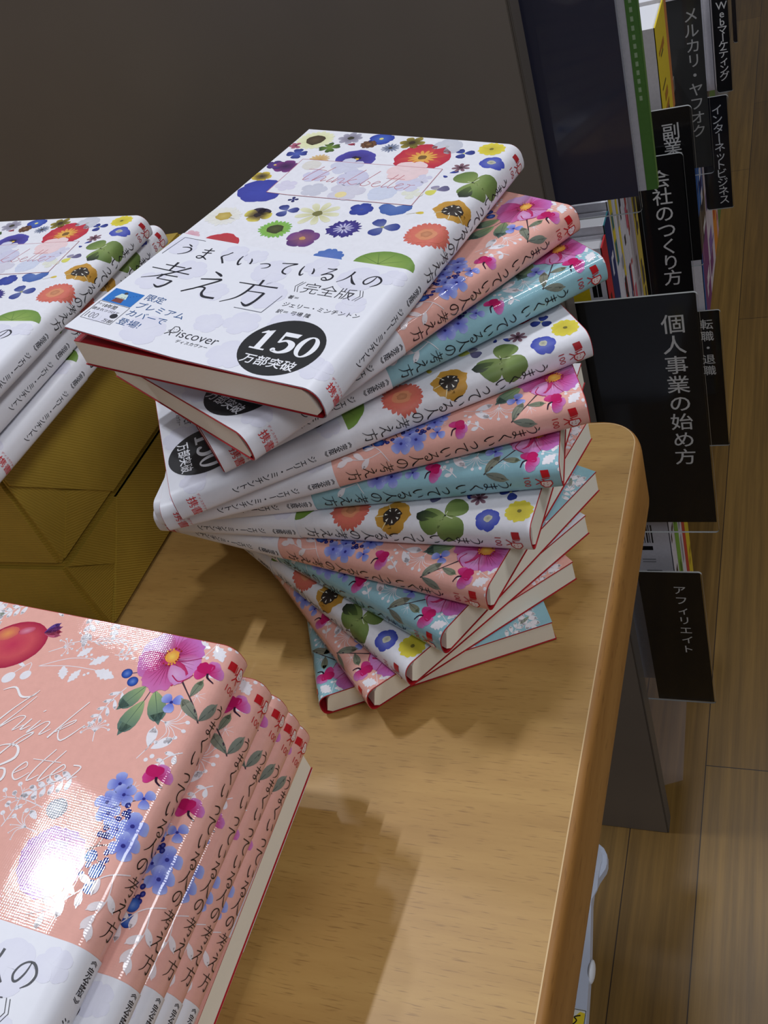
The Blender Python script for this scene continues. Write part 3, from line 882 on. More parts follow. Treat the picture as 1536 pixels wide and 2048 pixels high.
    # script lettering
    def sc_(strokes, k=1.0):
        for st in strokes:
            A.stroke(st, (244, 240, 240), 14, sub=5, wscale=k)
    sc_([[(29.6, 131.4, .3), (34, 133.6, .8), (38.6, 130.4, .9), (43, 131.6, .5), (44.6, 134.6, .3)], [(44.0, 133.4, .4), (39.0, 125.6, .5), (33.6, 115.6, .7), (28.6, 113.0, .4)],
         [(45.0, 131.8, .35), (41.4, 124.0, .4), (37.6, 116.4, .6), (42.4, 122.0, .35), (45.6, 122.8, .5), (44.6, 119.0, .5), (43.6, 116.4, .4), (46.8, 119.4, .3)],
         [(48.6, 122.6, .5), (46.6, 117.4, .6), (49.6, 119.8, .3)], [(51.4, 126.4, .4), (52.2, 127.2, .4)],
         [(52.4, 122.8, .4), (49.8, 116.8, .6), (54.4, 122.4, .35), (56.6, 122.4, .5), (55.0, 117.2, .5), (58.4, 120.4, .3)],
         [(67.2, 134.4, .4), (63.6, 127.0, .45), (59.0, 116.8, .7)], [(60.6, 119.6, .3), (65.6, 124.6, .4), (65.8, 126.0, .4), (61.8, 121.4, .4), (64.8, 117.0, .6), (70.6, 125.0, .3)]])
    sc_([[(47.8, 110.4, .4), (51.6, 115.4, .5), (52.4, 117.6, .6), (48.6, 114.0, .4), (43.0, 103.0, .8), (40.6, 97.6, .8), (37.6, 98.6, .4)],
         [(38.8, 104.6, .3), (43.6, 110.0, .4), (49.6, 111.0, .9), (51.4, 106.6, 1.1), (46.0, 101.0, .6), (50.2, 101.6, .8), (51.4, 97.6, 1.0), (46.0, 93.4, .6), (40.8, 95.2, .4)],
         [(54.6, 101.0, .35), (58.0, 104.4, .4), (56.6, 106.0, .5), (54.2, 101.4, .6), (56.8, 98.8, .5), (60.4, 102.6, .3)],
         [(65.4, 113.4, .4), (61.8, 105.0, .5), (61.0, 99.6, .6), (64.4, 102.6, .3)], [(58.8, 107.8, .3), (70.0, 109.0, .3)], [(69.4, 113.8, .4), (66.2, 106.0, .5), (65.2, 100.4, .6), (68.4, 103.6, .3)],
         [(68.8, 103.4, .35), (72.6, 107.0, .4), (71.2, 108.4, .5), (68.8, 103.8, .6), (71.4, 101.6, .5), (75.0, 105.4, .3)], [(75.2, 109.2, .5), (78.4, 109.0, .5), (75.8, 103.2, .5)]])
    A.warp(0.88, 6.1, 0.865, 25.6)
    spine_print(A, 15)
    return A

# ------------------------------------------------------------------ paper band
def art_band():
    A = Art()
    ink = (30, 30, 40)
    gh = (218, 217, 230)
    for (x, y, r_, n) in [(6, 64, 7, 5), (30, 66, 6, 5), (52, 58, 8, 6), (70, 66, 7, 5), (88, 62, 8, 8), (20, 50, 7, 5), (38, 40, 6, 5), (58, 44, 9, 5), (76, 30, 7, 6), (60, 26, 7, 5), (28, 10, 9, 5), (48, 22, 6, 5),
                          (66, 8, 8, 5), (8, 12, 5, 5), (94, 46, 6, 5), (100, 66, 5, 5), (100, 10, 6, 5), (40, 66, 5, 5), (10, 38, 6, 5)]:
        A.flower(x, y, r_, n, 0.9, mix(gh, (228, 228, 234), 0.4), gh, 1, x, 0)
    for i, ch in enumerate('うまくいっている人の'):
        A.brush(ch, 9.0 + i * 9.45, 62.2, 9.2 if ch != 'っ' else 7.8, ink, 6, 1.2)
    for ch, x in zip('考え方', (13.0, 32.6, 52.2)):
        A.brush(ch, x, 44.0, 19.0, ink, 6, 0.9)
    A.glyphmesh('《完全版》', 81.0, 52.0, 7.4, ink, 6, thin=-0.012)
    A.glyphmesh('著＝', 70.0, 45.2, 2.4, ink, 6)
    A.glyphmesh('ジェリー・ミンチントン', 68.4, 40.6, 3.0, ink, 6, anchor='L', sx=0.98)
    A.glyphmesh('訳＝ 弓場 隆', 68.4, 36.2, 2.6, ink, 6, anchor='L')
    for a, b in (((12.6, 70.4), (3.0, 69.8)), ((3.0, 69.8), (1.8, 56.0)), ((65.2, 45.0), (63.2, 33.6)), ((63.2, 33.6), (51.4, 33.4))):
        A.stroke([(a[0], a[1], .3), (b[0], b[1], .3)], (90, 92, 104), 6)
    # round black badge
    A.disc(82.4, 17.2, 15.6, (26, 26, 28), 6, 48)
    w_ = (236, 236, 240)
    def ring(x, y, rx, ry, tx, ty, col):
        n = 28
        for i in range(n):
            a, b = 2 * math.pi * i / n, 2 * math.pi * (i + 1) / n
            A.poly([(x + rx * math.cos(a), y + ry * math.sin(a)), (x + rx * math.cos(b), y + ry * math.sin(b)), (x + tx * math.cos(b), y + ty * math.sin(b)), (x + tx * math.cos(a), y + ty * math.sin(a))], col, 8)
    ring(91.2, 19.6, 4.0, 5.8, 1.9, 5.1, w_)
    A.rect(72.5, 14.2, 75.0, 24.6, w_, 8)
    A.poly([(72.5, 24.9), (70.6, 23.2), (70.6, 22.6), (72.5, 23.2)], w_, 8)
    A.poly([(72.5, 24.4), (75.0, 25.4), (75.0, 24.4)], w_, 8)
    A.rect(70.8, 13.8, 76.8, 14.6, w_, 9)
    A.poly([(79.4, 23.2), (85.4, 23.2), (86.0, 25.4), (79.4, 25.4)], w_, 8)
    A.rect(79.4, 19.2, 80.3, 25.2, w_, 9)
    A.stroke([(79.8, 19.4, 0.9), (82.4, 20.9, 1.2), (85.2, 19.4, 2.4), (85.2, 16.2, 2.4), (82.6, 14.2, 1.2), (79.8, 14.8, 1.4)], w_, 10, sub=6)
    A.disc(79.9, 15.2, 1.0, w_, 10, 12)
    A.glyphmesh('万部突破', 82.4, 8.6, 5.4, w_, 8, sx=1.0, thin=0.012)
    # publisher mark
    icon(A, 38.4, 14.0, ink, 6, 0.95, book=False, face=(228, 228, 234))
    A.glyphmesh('iscover', 41.4, 13.4, 6.6, ink, 6, anchor='L', sx=0.92, thin=-0.008)
    A.glyphmesh('ディスカヴァー', 50.0, 8.8, 2.0, ink, 6)
    # little box, lower left
    bl = (38, 84, 140)
    A.rect(1.2, 19.6, 14.6, 28.4, (34, 112, 190), 6)
    A.poly([(5.0, 20.4), (9.6, 20.4), (9.0, 23.6), (5.6, 23.6)], (120, 60, 50), 7)
    A.poly([(4.6, 23.0), (9.8, 23.0), (8.8, 26.0), (5.8, 26.0)], (206, 222, 210), 7)
    A.disc(7.4, 26.6, 0.8, (60, 60, 70), 8, 10)
    for k in range(16):
        A.disc(2.0 + (k * 3.7) % 12, 20.4 + (k * 2.3) % 7.6, 0.22, (20, 70, 140), 7, 6)
    A.frame([(1.2, 7.6), (14.8, 7.6), (14.8, 19.2), (1.2, 19.2)], 0.2, (90, 90, 100), 6)
    A.glyphmesh('うまく', 2.6, 17.6, 1.3, ink, 6, sx=0.7)
    A.glyphmesh('18年間', 4.2, 17.2, 2.6, ink, 6, anchor='L', sx=0.85)
    A.glyphmesh('読まれつづけて', 1.6, 14.4, 1.9, ink, 6, anchor='L', sx=0.9)
    A.glyphmesh('100', 2.2, 10.4, 5.0, ink, 6, anchor='L', sx=0.78, thin=-0.02)
    A.glyphmesh('万部', 10.2, 9.2, 2.2, ink, 6, anchor='L')
    A.disc(12.6, 12.6, 1.5, ink, 6, 16)
    for t_, y in (('限定', 27.8), ('プレミアム', 22.2), ('カバーで', 16.8), ('登場!', 11.2)):
        A.glyphmesh(t_, 16.0, y, 4.4, bl, 6, anchor='L')
    # spine
    A.warp(0.985, 0.0, 1.0, 0.0)
    A.vtext('《完全版》', SPINE_U, 71.0, 2.45, 2.8, ink, 6, 0.012)
    A.vtext('ジェリー・ミンチントン', SPINE_U, 55.3, 3.12, 3.4, ink, 6, 0.004)
    red = (206, 60, 64)
    A.glyphmesh('携書', SPINE_U + 0.1, 7.0, 4.1, red, 6, thin=0.006)
    A.glyphmesh('ディスカヴァー', SPINE_U + 0.1, 10.2, 1.25, red, 6)
    return A

# ------------------------------------------------------------------ wrapping artwork round the book
W_B, L_B, T_S, T_F = 0.1042, 0.173, 0.0107, 0.0100
R1, R2 = 0.0046, 0.0024
FRONT = (W_B - R1) * 1000
ARC1 = math.pi / 2 * R1 * 1000
FLAT = (T_S - R1 - R2) * 1000
ARC2 = math.pi / 2 * R2 * 1000
U1, U2, U3 = FRONT + ARC1, FRONT + ARC1 + FLAT, FRONT + ARC1 + FLAT + ARC2
BACK = (W_B - R2) * 1000
UMAX = U3 + BACK

def lift(u, v, gape):
    """cover corner at the foot bent up along two straight crease lines"""
    return gape * (0.55 * max(0.0, 1 - u / 80.0 - v / 165.0) + 0.45 * max(0.0, 1 - u / 48.0 - v / 95.0)) if gape else 0.0

def prof(u, off, gape=0.0, v=0.0):
    """u in mm along the wrapped paper -> x, z in metres, pushed outward by off"""
    if u <= FRONT:
        x = u / 1000.0
        t = u / FRONT
        z = T_F + (T_S - T_F) * min(1.0, t * 1.25)
        if gape:
            z += lift(u, v, gape)
        return x, z + off
    if u <= U1:
        a = (u - FRONT) / ARC1 * math.pi / 2
        return W_B - R1 + math.sin(a) * (R1 + off), T_S - R1 + math.cos(a) * (R1 + off)
    if u <= U2:
        s_ = (u - U1) / FLAT
        bulge = 0.0002 * math.sin(math.pi * s_)
        return W_B + off + bulge, T_S - R1 - (u - U1) / 1000.0
    if u <= U3:
        a = (u - U2) / ARC2 * math.pi / 2
        return W_B - R2 + math.cos(a) * (R2 + off), R2 - math.sin(a) * (R2 + off)
    return (W_B - R2) - (u - U3) / 1000.0, -off

USTOPS = [0, 10, 20, 30, 40, 50, 60, 70, 80, 90, FRONT] + [FRONT + ARC1 * k / 7 for k in range(1, 8)] + \
         [U1 + FLAT * k / 3 for k in range(1, 4)] + [U2 + ARC2 * k / 4 for k in range(1, 5)] + [U3 + 30, U3 + 70, UMAX]

def sheet(bm, cl, v0, v1, off_o, off_i, col, gape=0.0, ustops=None):
    """a thin sheet of paper following the profile (both faces and edges)"""
    ustops = ustops or USTOPS
    if gape:
        for off, rev in ((off_o, False), (off_i, True)):
            A = Art()
            A.v = [(ustops[0], v0 * 1000, -1.0), (ustops[-1], v0 * 1000, -1.0), (ustops[-1], v1 * 1000, -1.0), (ustops[0], v1 * 1000, -1.0)]
            A.c = [col] * 4
            A.f = [(0, 1, 2, 3)]
            wrap_art(bm, cl, A, off, v0 * 1000, v1 * 1000, gape=gape, rev=rev)
        return
    def row(off):
        g = []
        for u in ustops:
            r = []
            for y in (v0, v1):
                x, z = prof(u, off, gape, y * 1000)
                vt = bm.verts.new((x, y, z))
                vt[cl] = col
                r.append(vt)
            g.append(r)
        return g
    n = len(ustops)
    o, i = row(off_o), row(off_i)
    for a in range(n - 1):
        bm.faces.new((o[a][0], o[a + 1][0], o[a + 1][1], o[a][1])).smooth = True
        bm.faces.new((i[a][1], i[a + 1][1], i[a + 1][0], i[a][0])).smooth = True
    o, i = row(off_o), row(off_i)
    for a in range(n - 1):
        bm.faces.new((o[a][0], i[a][0], i[a + 1][0], o[a + 1][0]))
        bm.faces.new((o[a + 1][1], i[a + 1][1], i[a][1], o[a][1]))
    bm.faces.new((o[0][0], o[0][1], i[0][1], i[0][0]))
    bm.faces.new((i[-1][0], i[-1][1], o[-1][1], o[-1][0]))

def wrap_art(bm, cl, A, off, vlo, vhi, dl=1.2e-5, gape=0.0, rev=False):
    b2 = bmesh.new()
    c2 = b2.verts.layers.float_color.new('Col')
    vs = []
    for p, c in zip(A.v, A.c):
        v_ = b2.verts.new((p[0], p[1], p[2]))
        v_[c2] = c
        vs.append(v_)
    for f in A.f:
        try:
            b2.faces.new([vs[i] for i in f])
        except ValueError:
            pass
    b2.normal_update()
    for f in list(b2.faces):
        if f.normal.z < 0:
            f.normal_flip()
    def geom():
        return b2.verts[:] + b2.edges[:] + b2.faces[:]
    bmesh.ops.bisect_plane(b2, geom=geom(), dist=1e-5, plane_co=(0, vlo, 0), plane_no=(0, 1, 0), clear_inner=True)
    bmesh.ops.bisect_plane(b2, geom=geom(), dist=1e-5, plane_co=(0, vhi, 0), plane_no=(0, 1, 0), clear_outer=True)
    bmesh.ops.bisect_plane(b2, geom=geom(), dist=1e-5, plane_co=(0.0, 0, 0), plane_no=(1, 0, 0), clear_inner=True)
    for u in USTOPS[1:-3]:
        bmesh.ops.bisect_plane(b2, geom=geom(), dist=1e-5, plane_co=(u, 0, 0), plane_no=(1, 0, 0))
    if gape:
        for a, b in ((80.0, 165.0), (48.0, 95.0)):
            bmesh.ops.bisect_plane(b2, geom=geom(), dist=1e-5, plane_co=(a, 0, 0), plane_no=(1 / a, 1 / b, 0))
    mp = {}
    for v_ in b2.verts:
        x, z = prof(v_.co.x, off + dl * (1 + v_.co.z), gape, v_.co.y)
        nv = bm.verts.new((x, v_.co.y / 1000.0, z))
        nv[cl] = v_[c2]
        mp[v_] = nv
    for f in b2.faces:
        try:
            nf = bm.faces.new([mp[v_] for v_ in (reversed(f.verts) if rev else f.verts)])
            nf.smooth = True
        except ValueError:
            pass
    b2.free()

OFF_J = 0.00055      # jacket outside face above the page block
OFF_BAND = 0.00085

def mesh_from(name, bm, mats):
    me = bpy.data.meshes.new(name)
    bm.to_mesh(me)
    bm.free()
    for m in mats:
        me.materials.append(m)
    return me

def jacket_mesh(name, A, base, mat, gape=0.0):
    bm = bmesh.new()
    cl = bm.verts.layers.float_color.new('Col')
    sheet(bm, cl, 0.0003, L_B - 0.0003, OFF_J, OFF_J - 0.00012, lin(base), gape)
    wrap_art(bm, cl, A, OFF_J, 0.3, 172.7, gape=gape)
    # flaps folded in under the cover boards
    for u0, u1, zo in ((0.3, 62.0, -1),):
        us = [u0 + (u1 - u0) * k / 6 for k in range(7)]
        sheet(bm, cl, 0.0006, L_B - 0.0006, 0.00008, 0.00002, lin((196, 190, 204)), gape, us)
    return mesh_from(name, bm, [mat])

def band_mesh(gape=0.0):
    bm = bmesh.new()
    cl = bm.verts.layers.float_color.new('Col')
    sheet(bm, cl, 0.0003, 0.0725, OFF_BAND, OFF_BAND - 0.0001, lin((228, 228, 234)), gape)
    wrap_art(bm, cl, BAND_ART, OFF_BAND, 0.3, 72.5, gape=gape)
    return mesh_from('paper_band', bm, [M_BAND])

def cover_mesh(gape=0.0):
    bm = bmesh.new()
    cl = bm.verts.layers.float_color.new('Col')
    sheet(bm, cl, 0.0, L_B, OFF_J - 0.00015, 0.00016, (1, 1, 1, 1), gape)
    return mesh_from('red_cover', bm, [M_RED])

def pages_mesh(gape=0.0):
    bm = bmesh.new()
    y0, y1 = 0.0004, L_B - 0.0004
    pts = [(0.0004, 0.0001), (W_B - 0.0035, 0.0001), (W_B - 0.0016, 0.0018), (W_B - 0.0040, T_S - 0.0022), (W_B - 0.0056, T_S - 0.0004), (0.080, T_S - 0.0002), (0.0004, T_F - 0.0001)]
    a = [bm.verts.new((x, y0, z)) for x, z in pts]
    b = [bm.verts.new((x, y1, z)) for x, z in pts]
    n = len(pts)
    bm.faces.new(a)
    bm.faces.new(b[::-1])
    for i in range(n):
        j = (i + 1) % n
        bm.faces.new((a[i], b[i], b[j], a[j]))
    mats = [M_PAGES]
    if gape:                                   # red endpaper lying on the lifted pages
        mats.append(M_RED)
        q = [bm.verts.new((x, y, z + 0.00025)) for x, y, z in ((0.0004, y0, T_F), (0.080, y0, T_S - 0.0003), (0.080, y1, T_S - 0.0003), (0.0004, y1, T_F))]
        p = [bm.verts.new(v_.co - Vector((0, 0, 0.0003))) for v_ in q]
        fs = [bm.faces.new(q), bm.faces.new(p[::-1])] + [bm.faces.new((q[i], p[i], p[(i + 1) % 4], q[(i + 1) % 4])) for i in range(4)]
        for f_ in fs:
            f_.material_index = 1
    bmesh.ops.recalc_face_normals(bm, faces=bm.faces[:])
    return mesh_from('page_block', bm, mats)

PINK = (234, 176, 162)
BLUE = (150, 194, 204)
BAND_ART = art_band()
ART_W = art_white()
ART_P = art_garden(PINK)
ART_B = art_garden(BLUE)
ME = {'white': jacket_mesh('white_dust_jacket', ART_W, WHITE_BASE, M_WHITE),
      'pink': jacket_mesh('pink_dust_jacket', ART_P, PINK, M_LINEN),
      'blue': jacket_mesh('blue_dust_jacket', ART_B, BLUE, M_LINEN),
      'band': band_mesh(), 'cover': cover_mesh(), 'pages': pages_mesh()}
GAPE = 0.0055
ME_TOP = {'white': jacket_mesh('gaping_dust_jacket', ART_W, WHITE_BASE, M_WHITE, GAPE), 'band': band_mesh(GAPE), 'cover': cover_mesh(GAPE), 'pages': pages_mesh(GAPE)}

_lean = {}
def leaned(me, tu, tv):
    """the same paper book with its pages slid a little: fore edge or foot lifted, spine still upright"""
    if abs(tu) < 0.003 and abs(tv) < 0.003:
        return me
    key = (me.name, round(tu, 4), round(tv, 4))
    if key not in _lean:
        m2 = me.copy()
        S = Matrix.Identity(4)
        S[2][0], S[2][1], S[2][3] = -tu, -tv, tu * W_B + tv * L_B / 2
        m2.transform(S)
        _lean[key] = m2
    return _lean[key]

def book(kind, mat, label, group, src=None, tu=0.0, tv=0.0):
    src = src or ME
    t = thing('paperback_book', label, 'book', group=group)
    for nm, key in (('dust_jacket', kind), ('paper_band', 'band'), ('cover', 'cover'), ('page_block', 'pages')):
        o = bpy.data.objects.new(nm, leaned(src[key], tu, tv))
        link(o, t)
        if nm == 'dust_jacket':
            o['label'] = {'white': 'white jacket printed with pressed flowers', 'pink': 'glossy pink jacket with painted flowers', 'blue': 'glossy pale blue jacket with painted flowers'}[kind]
        elif nm == 'paper_band':
            o['label'] = 'white printed paper band'
        elif nm == 'cover':
            o['label'] = 'red card cover'
        else:
            o['label'] = 'cream page edges'
    t.matrix_world = mat
    return t

def pose_center(x, y, z, yaw):
    return Matrix.Translation((x, y, z)) @ Matrix.Rotation(yaw, 4, 'Z') @ Matrix.Translation((-W_B / 2, -L_B / 2, 0))

# ------------------------------------------------------------------ setting: floor, table, shelf end
bm = bmesh.new()
add_box(bm, (-2.5, -1.6, -0.72), (2.2, 5.5, -0.70))
structure(obj_bm('floor', bm, M_FLOOR))

def rounded_rect(x0, y0, x1, y1, r, n=10, corners=(1, 1, 1, 1)):
    pts = []
    for (cx, cy, a0, on) in ((x1 - r, y1 - r, 0, corners[0]), (x0 + r, y1 - r, 90, corners[1]), (x0 + r, y0 + r, 180, corners[2]), (x1 - r, y0 + r, 270, corners[3])):
        for k in range(n + 1):
            a = math.radians(a0 + 90 * k / n)
            pts.append((cx + r * math.cos(a), cy + r * math.sin(a)))
    return pts

XE, YE_ = 0.1318, 0.0990
table = thing('display_table', 'beech display table with rounded corner carrying the stacked books', 'table', (-0.35, -0.4, -0.70))
TB = Matrix.Translation((0.35, 0.4, 0.70))
bm = bmesh.new()
prism(bm, rounded_rect(-0.9, -0.95, XE, YE_, 0.018), -0.0445, 0.0)
bmesh.ops.transform(bm, matrix=TB, verts=bm.verts[:])
obj_bm('table_top', bm, M_BEECH, table)['label'] = 'pale beech veneer top'
# solid lipping round the top, softly rounded, with a fine pale joint line
bm = bmesh.new()
secs = []
for off, z in ((0.0, 0.0), (0.0012, -0.0002), (0.0022, -0.0009), (0.0029, -0.0019), (0.0033, -0.0032), (0.0035, -0.0050), (0.0035, -0.036), (0.0031, -0.0395), (0.0022, -0.0425), (0.0009, -0.0445), (0.0, -0.0445)):
    secs.append([bm.verts.new((x, y, z)) for x, y in rounded_rect(-0.9 - off, -0.95 - off, XE + off, YE_ + off, 0.018 + off * 2.2, 14)])
for a, b in zip(secs[:-1], secs[1:]):
    n = len(a)
    for i in range(n):
        j = (i + 1) % n
        f_ = bm.faces.new((a[i], b[i], b[j], a[j]))
        f_.smooth = True
bmesh.ops.recalc_face_normals(bm, faces=bm.faces[:])
bmesh.ops.transform(bm, matrix=TB, verts=bm.verts[:])
obj_bm('table_edge', bm, M_EDGE, table)['label'] = 'warmer rounded solid beech edge'
bm = bmesh.new()
jo = rounded_rect(-0.9, -0.95, XE + 0.0002, YE_ + 0.0002, 0.0184, 14)
ji = rounded_rect(-0.9, -0.95, XE - 0.0003, YE_ - 0.0003, 0.0177, 14)
va = [bm.verts.new((x, y, 0.0001)) for x, y in jo]
vb = [bm.verts.new((x, y, 0.0001)) for x, y in ji]
vc = [bm.verts.new((x, y, -0.0006)) for x, y in jo]
vd = [bm.verts.new((x, y, -0.0006)) for x, y in ji]
n = len(va)
for i in range(n):
    j = (i + 1) % n
    for q in ((va[i], va[j], vb[j], vb[i]), (vc[i], vc[j], va[j], va[i]), (vb[i], vb[j], vd[j], vd[i]), (vd[i], vd[j], vc[j], vc[i])):
        bm.faces.new(q)
bmesh.ops.recalc_face_normals(bm, faces=bm.faces[:])
bmesh.ops.transform(bm, matrix=TB, verts=bm.verts[:])
obj_bm('joint_line', bm, new_mat('pale_glue_line', 0.5, 0.4, lin((214, 182, 132))), table)['label'] = 'fine pale joint line'
for lx, ly in ((-0.32, 0.04), (-0.86, 0.04), (-0.32, -0.88), (-0.86, -0.88)):
    bm = bmesh.new()
    add_box(bm, (lx - 0.025, ly - 0.025, -0.70), (lx + 0.025, ly + 0.025, -0.0445))
    bmesh.ops.transform(bm, matrix=TB, verts=bm.verts[:])
    obj_bm('table_leg', bm, M_EDGE, table)

# bookcase: dark end panel, shelves and back
PY, PX = 0.2437, 0.0690
case = thing('bookcase', 'dark brown bookcase end panel behind the display table', 'bookcase', (-0.2, PY, -0.70))
CB = Matrix.Translation((0.2, -PY, 0.70))
def case_part(name, lo, hi, mat, label=None, bev=0.0008):
    bm = bmesh.new()
    add_box(bm, lo, hi)
    bmesh.ops.bevel(bm, geom=bm.edges[:], offset=bev, segments=2, affect='EDGES')
    bmesh.ops.transform(bm, matrix=CB, verts=bm.verts[:])
    o = obj_bm(name, bm, mat, case)
    if label:
        o['label'] = label
    return o
case_part('end_panel', (-1.3, PY, -0.70), (PX - 0.0012, PY + 0.020, 0.31), M_PANEL, 'dark brown laminate end panel')
case_part('panel_edge', (PX - 0.0012, PY, -0.70), (PX, PY + 0.020, 0.31), M_PANEL_EDGE, 'grey brown edge strip')
case_part('back_board', (-0.34, PY + 0.020, -0.70), (-0.325, 2.6, 0.31), M_PANEL)
for z, x in ((-0.475, 0.02), (-0.232, 0.066), (0.044, 0.066)):
    case_part('shelf_board', (-0.325, PY + 0.020, z - 0.012), (x, 2.6, z), M_PANEL)
case_part('shelf_lip', (0.066, 0.42, -0.012), (0.112, 0.70, 0.0), M_PANEL)
case_part('shelf_lip', (0.066, 0.50, -0.274), (0.112, 1.2, -0.262), M_PANEL)
case_part('shelf_lip', (0.066, 0.72, -0.100), (0.122, 1.2, -0.088), M_PANEL)

# ------------------------------------------------------------------ wrapped parcels under the white books
def parcel(z0, h, label, flaps, bulge):
    x1, y0, y1, x0 = -0.1180, -0.0530, 0.150, -0.235
    t = thing('wrapped_parcel', label, 'parcel', (x1, y0, z0), 0.0, 'kraft paper parcels on the table')
    bm = bmesh.new()
    uvl = bm.loops.layers.uv.new('UVMap')
    add_box(bm, (x0 - x1, 0, 0.0), (0, y1 - y0, h))
    bmesh.ops.bevel(bm, geom=bm.edges[:], offset=0.0022, segments=2, affect='EDGES')
    bm.normal_update()
    for f_ in bm.faces:
        for lp in f_.loops:
            c = lp.vert.co
            if abs(f_.normal.x) > 0.6:
                lp[uvl].uv = (c.y * 250, (c.z * 0.75 + c.y * 0.55) * 250)
            else:
                lp[uvl].uv = (c.x * 250, (c.z + c.y) * 250)
    obj_bm('wrapping', bm, M_KRAFT, t)
    for pts, th, a in flaps:                    # overlapping folds of paper on the end of the parcel
        bm = bmesh.new()
        uvl = bm.loops.layers.uv.new('UVMap')
        lo = [bm.verts.new((-0.0002, p[0] - y0, p[1] - z0)) for p in pts]
        hi = [bm.verts.new((th, p[0] - y0, p[1] - z0)) for p in pts]
        n = len(pts)
        bm.faces.new(hi)
        bm.faces.new(lo[::-1])
        for i in range(n):
            j = (i + 1) % n
            bm.faces.new((lo[i], lo[j], hi[j], hi[i]))
        bmesh.ops.recalc_face_normals(bm, faces=bm.faces[:])
        for f_ in bm.faces:
            for lp in f_.loops:
                c = lp.vert.co
                lp[uvl].uv = ((c.y * math.cos(a) - c.z * math.sin(a)) * 250, (c.y * math.sin(a) + c.z * math.cos(a)) * 250)
        obj_bm('fold_flap', bm, M_KRAFT, t)
    return t

parcel(0.0, 0.0490, 'lower of the two yellow-brown kraft parcels, resting on the table',
       [([(-0.0518, 0.0470), (-0.0262, 0.0228), (-0.0500, 0.0040)], 0.0006, 0.25),
        ([(-0.0510, 0.0475), (0.147, 0.0475), (0.147, 0.0025), (-0.0496, 0.0025), (-0.0262, 0.0228)], 0.0013, 0.95),
        ([(-0.0020, 0.0475), (0.147, 0.0475), (0.147, 0.0025), (-0.0480, 0.0025)], 0.0019, 0.75)], 0)
parcel(0.0495, 0.0655, 'upper yellow-brown kraft parcel, directly under the white books',
       [([(-0.0522, 0.1110), (-0.0508, 0.0525), (-0.0240, 0.0525), (-0.0263, 0.0733)], 0.0006, 1.15),
        ([(-0.0263, 0.0745), (-0.0500, 0.0520), (-0.0010, 0.0520)], 0.0010, 0.5),
        ([(-0.0522, 0.1125), (-0.0515, 0.1010), (-0.0020, 0.0515), (0.147, 0.0515), (0.147, 0.1125)], 0.0018, 0.85)], 0)

# ------------------------------------------------------------------ the fanned stack
POSE = [  # x, y, yaw deg, lift of the fore edge, lift of the foot
    (0.0324, 0.0219, -11.2, 0.1520, 0.0160), (0.0365, 0.0228, -31.2, 0.0300, 0.0420), (0.0390, 0.0312, -47.2, 0.0050, 0.0280), (0.0337, 0.0151, -57.0, -0.0062, 0.0215),
    (0.0362, 0.0103, -69.5, 0.0004, 0.0160), (0.0335, 0.0103, -82.2, -0.0015, 0.0204), (0.0319, 0.0043, -92.2, 0.0004, 0.0220), (0.0285, -0.0004, -103.3, -0.0100, 0.0230),
    (0.0284, 0.0018, -116.5, -0.0090, 0.0160), (0.0240, 0.0006, -123.9, -0.0080, 0.0100), (0.0216, 0.0018, -133.9, -0.0064, 0.0), (0.0277, 0.0088, -153.1, 0.0, 0.0)]
KINDS = ['white', 'pink', 'blue'] * 4
ORD = ['', 'second', 'third', 'fourth', 'fifth', 'sixth', 'seventh', 'eighth', 'ninth', 'tenth', 'eleventh']
PITCH = 0.012597
LIFT = 0.0009
for k in range(12):
    x, y, yaw, tu, tv = POSE[k]
    if k == 0:
        lab = 'white flower-print paperback lying on top of the fanned stack'
    elif k == 11:
        lab = 'pale blue paperback at the very bottom of the fanned stack, on the table'
    else:
        lab = {'white': 'white flower-print', 'pink': 'pink floral', 'blue': 'pale blue floral'}[KINDS[k]] + ' paperback, %s from the top of the fanned stack' % ORD[k]
    book(KINDS[k], pose_center(x, y, (0.1456, 0.1302, 0.1152)[k] if k < 3 else (11 - k) * PITCH + (LIFT if k == 11 else 0.0003), math.radians(yaw)), lab, 'paperbacks in the fanned stack', ME_TOP if k == 0 else ME, tu, tv)

# ------------------------------------------------------------------ three white books on the parcels
for k, (x, y, z, yaw, tu, tv) in enumerate([(-0.1495, 0.0212, 0.1160, -2.2, 0.0, 0.0034), (-0.1540, 0.0247, 0.1286, -0.7, 0.05, 0.018), (-0.1500, 0.0117, 0.1418, 0.1, 0.1057, 0.0330)]):
    book('white', pose_center(x, y, z, math.radians(yaw)), ['lowest of three white flower-print paperbacks on the kraft parcels', 'middle white flower-print paperback of the three on the parcels',
         'top white flower-print paperback on the parcels, left of the fanned stack'][k], 'white paperbacks on the kraft parcels', ME, tu, tv)

# ------------------------------------------------------------------ the pink stack in front
for x0, y0, z, lb in ((0.0020, -0.1420, 0.0009, 'lowest pink paperback of the front stack, hidden under the one with pale page edges'),
                      (0.0325, -0.1262, 0.0163, 'pink paperback turned round in the front stack, its pale page edges facing right')):
    book('pink', Matrix.Translation((x0, y0, z)) @ Matrix.Rotation(math.pi, 4, 'Z'), lb, 'pink paperbacks in the front stack')
P5 = [(-0.0184, -0.2079, 0.0297, -1.4, 0.02, -0.007), (-0.0165, -0.2110, 0.0430, -1.4, 0.05, -0.007), (-0.0146, -0.2142, 0.0565, -1.4, 0.08, -0.012), (-0.0138, -0.2181, 0.0700, -1.3, 0.11, -0.018), (-0.0196, -0.2152, 0.0848, -2.5, 0.15, -0.0248)]
LAB5 = ['pink paperback resting on the turned round one of the front stack', 'pink paperback of the front stack, second above the turned round one',
        'pink paperback in the middle of the front stack, third from the top', 'pink paperback second from the top of the front stack', 'glossy pink paperback on top of the front stack, reflecting a ceiling lamp']
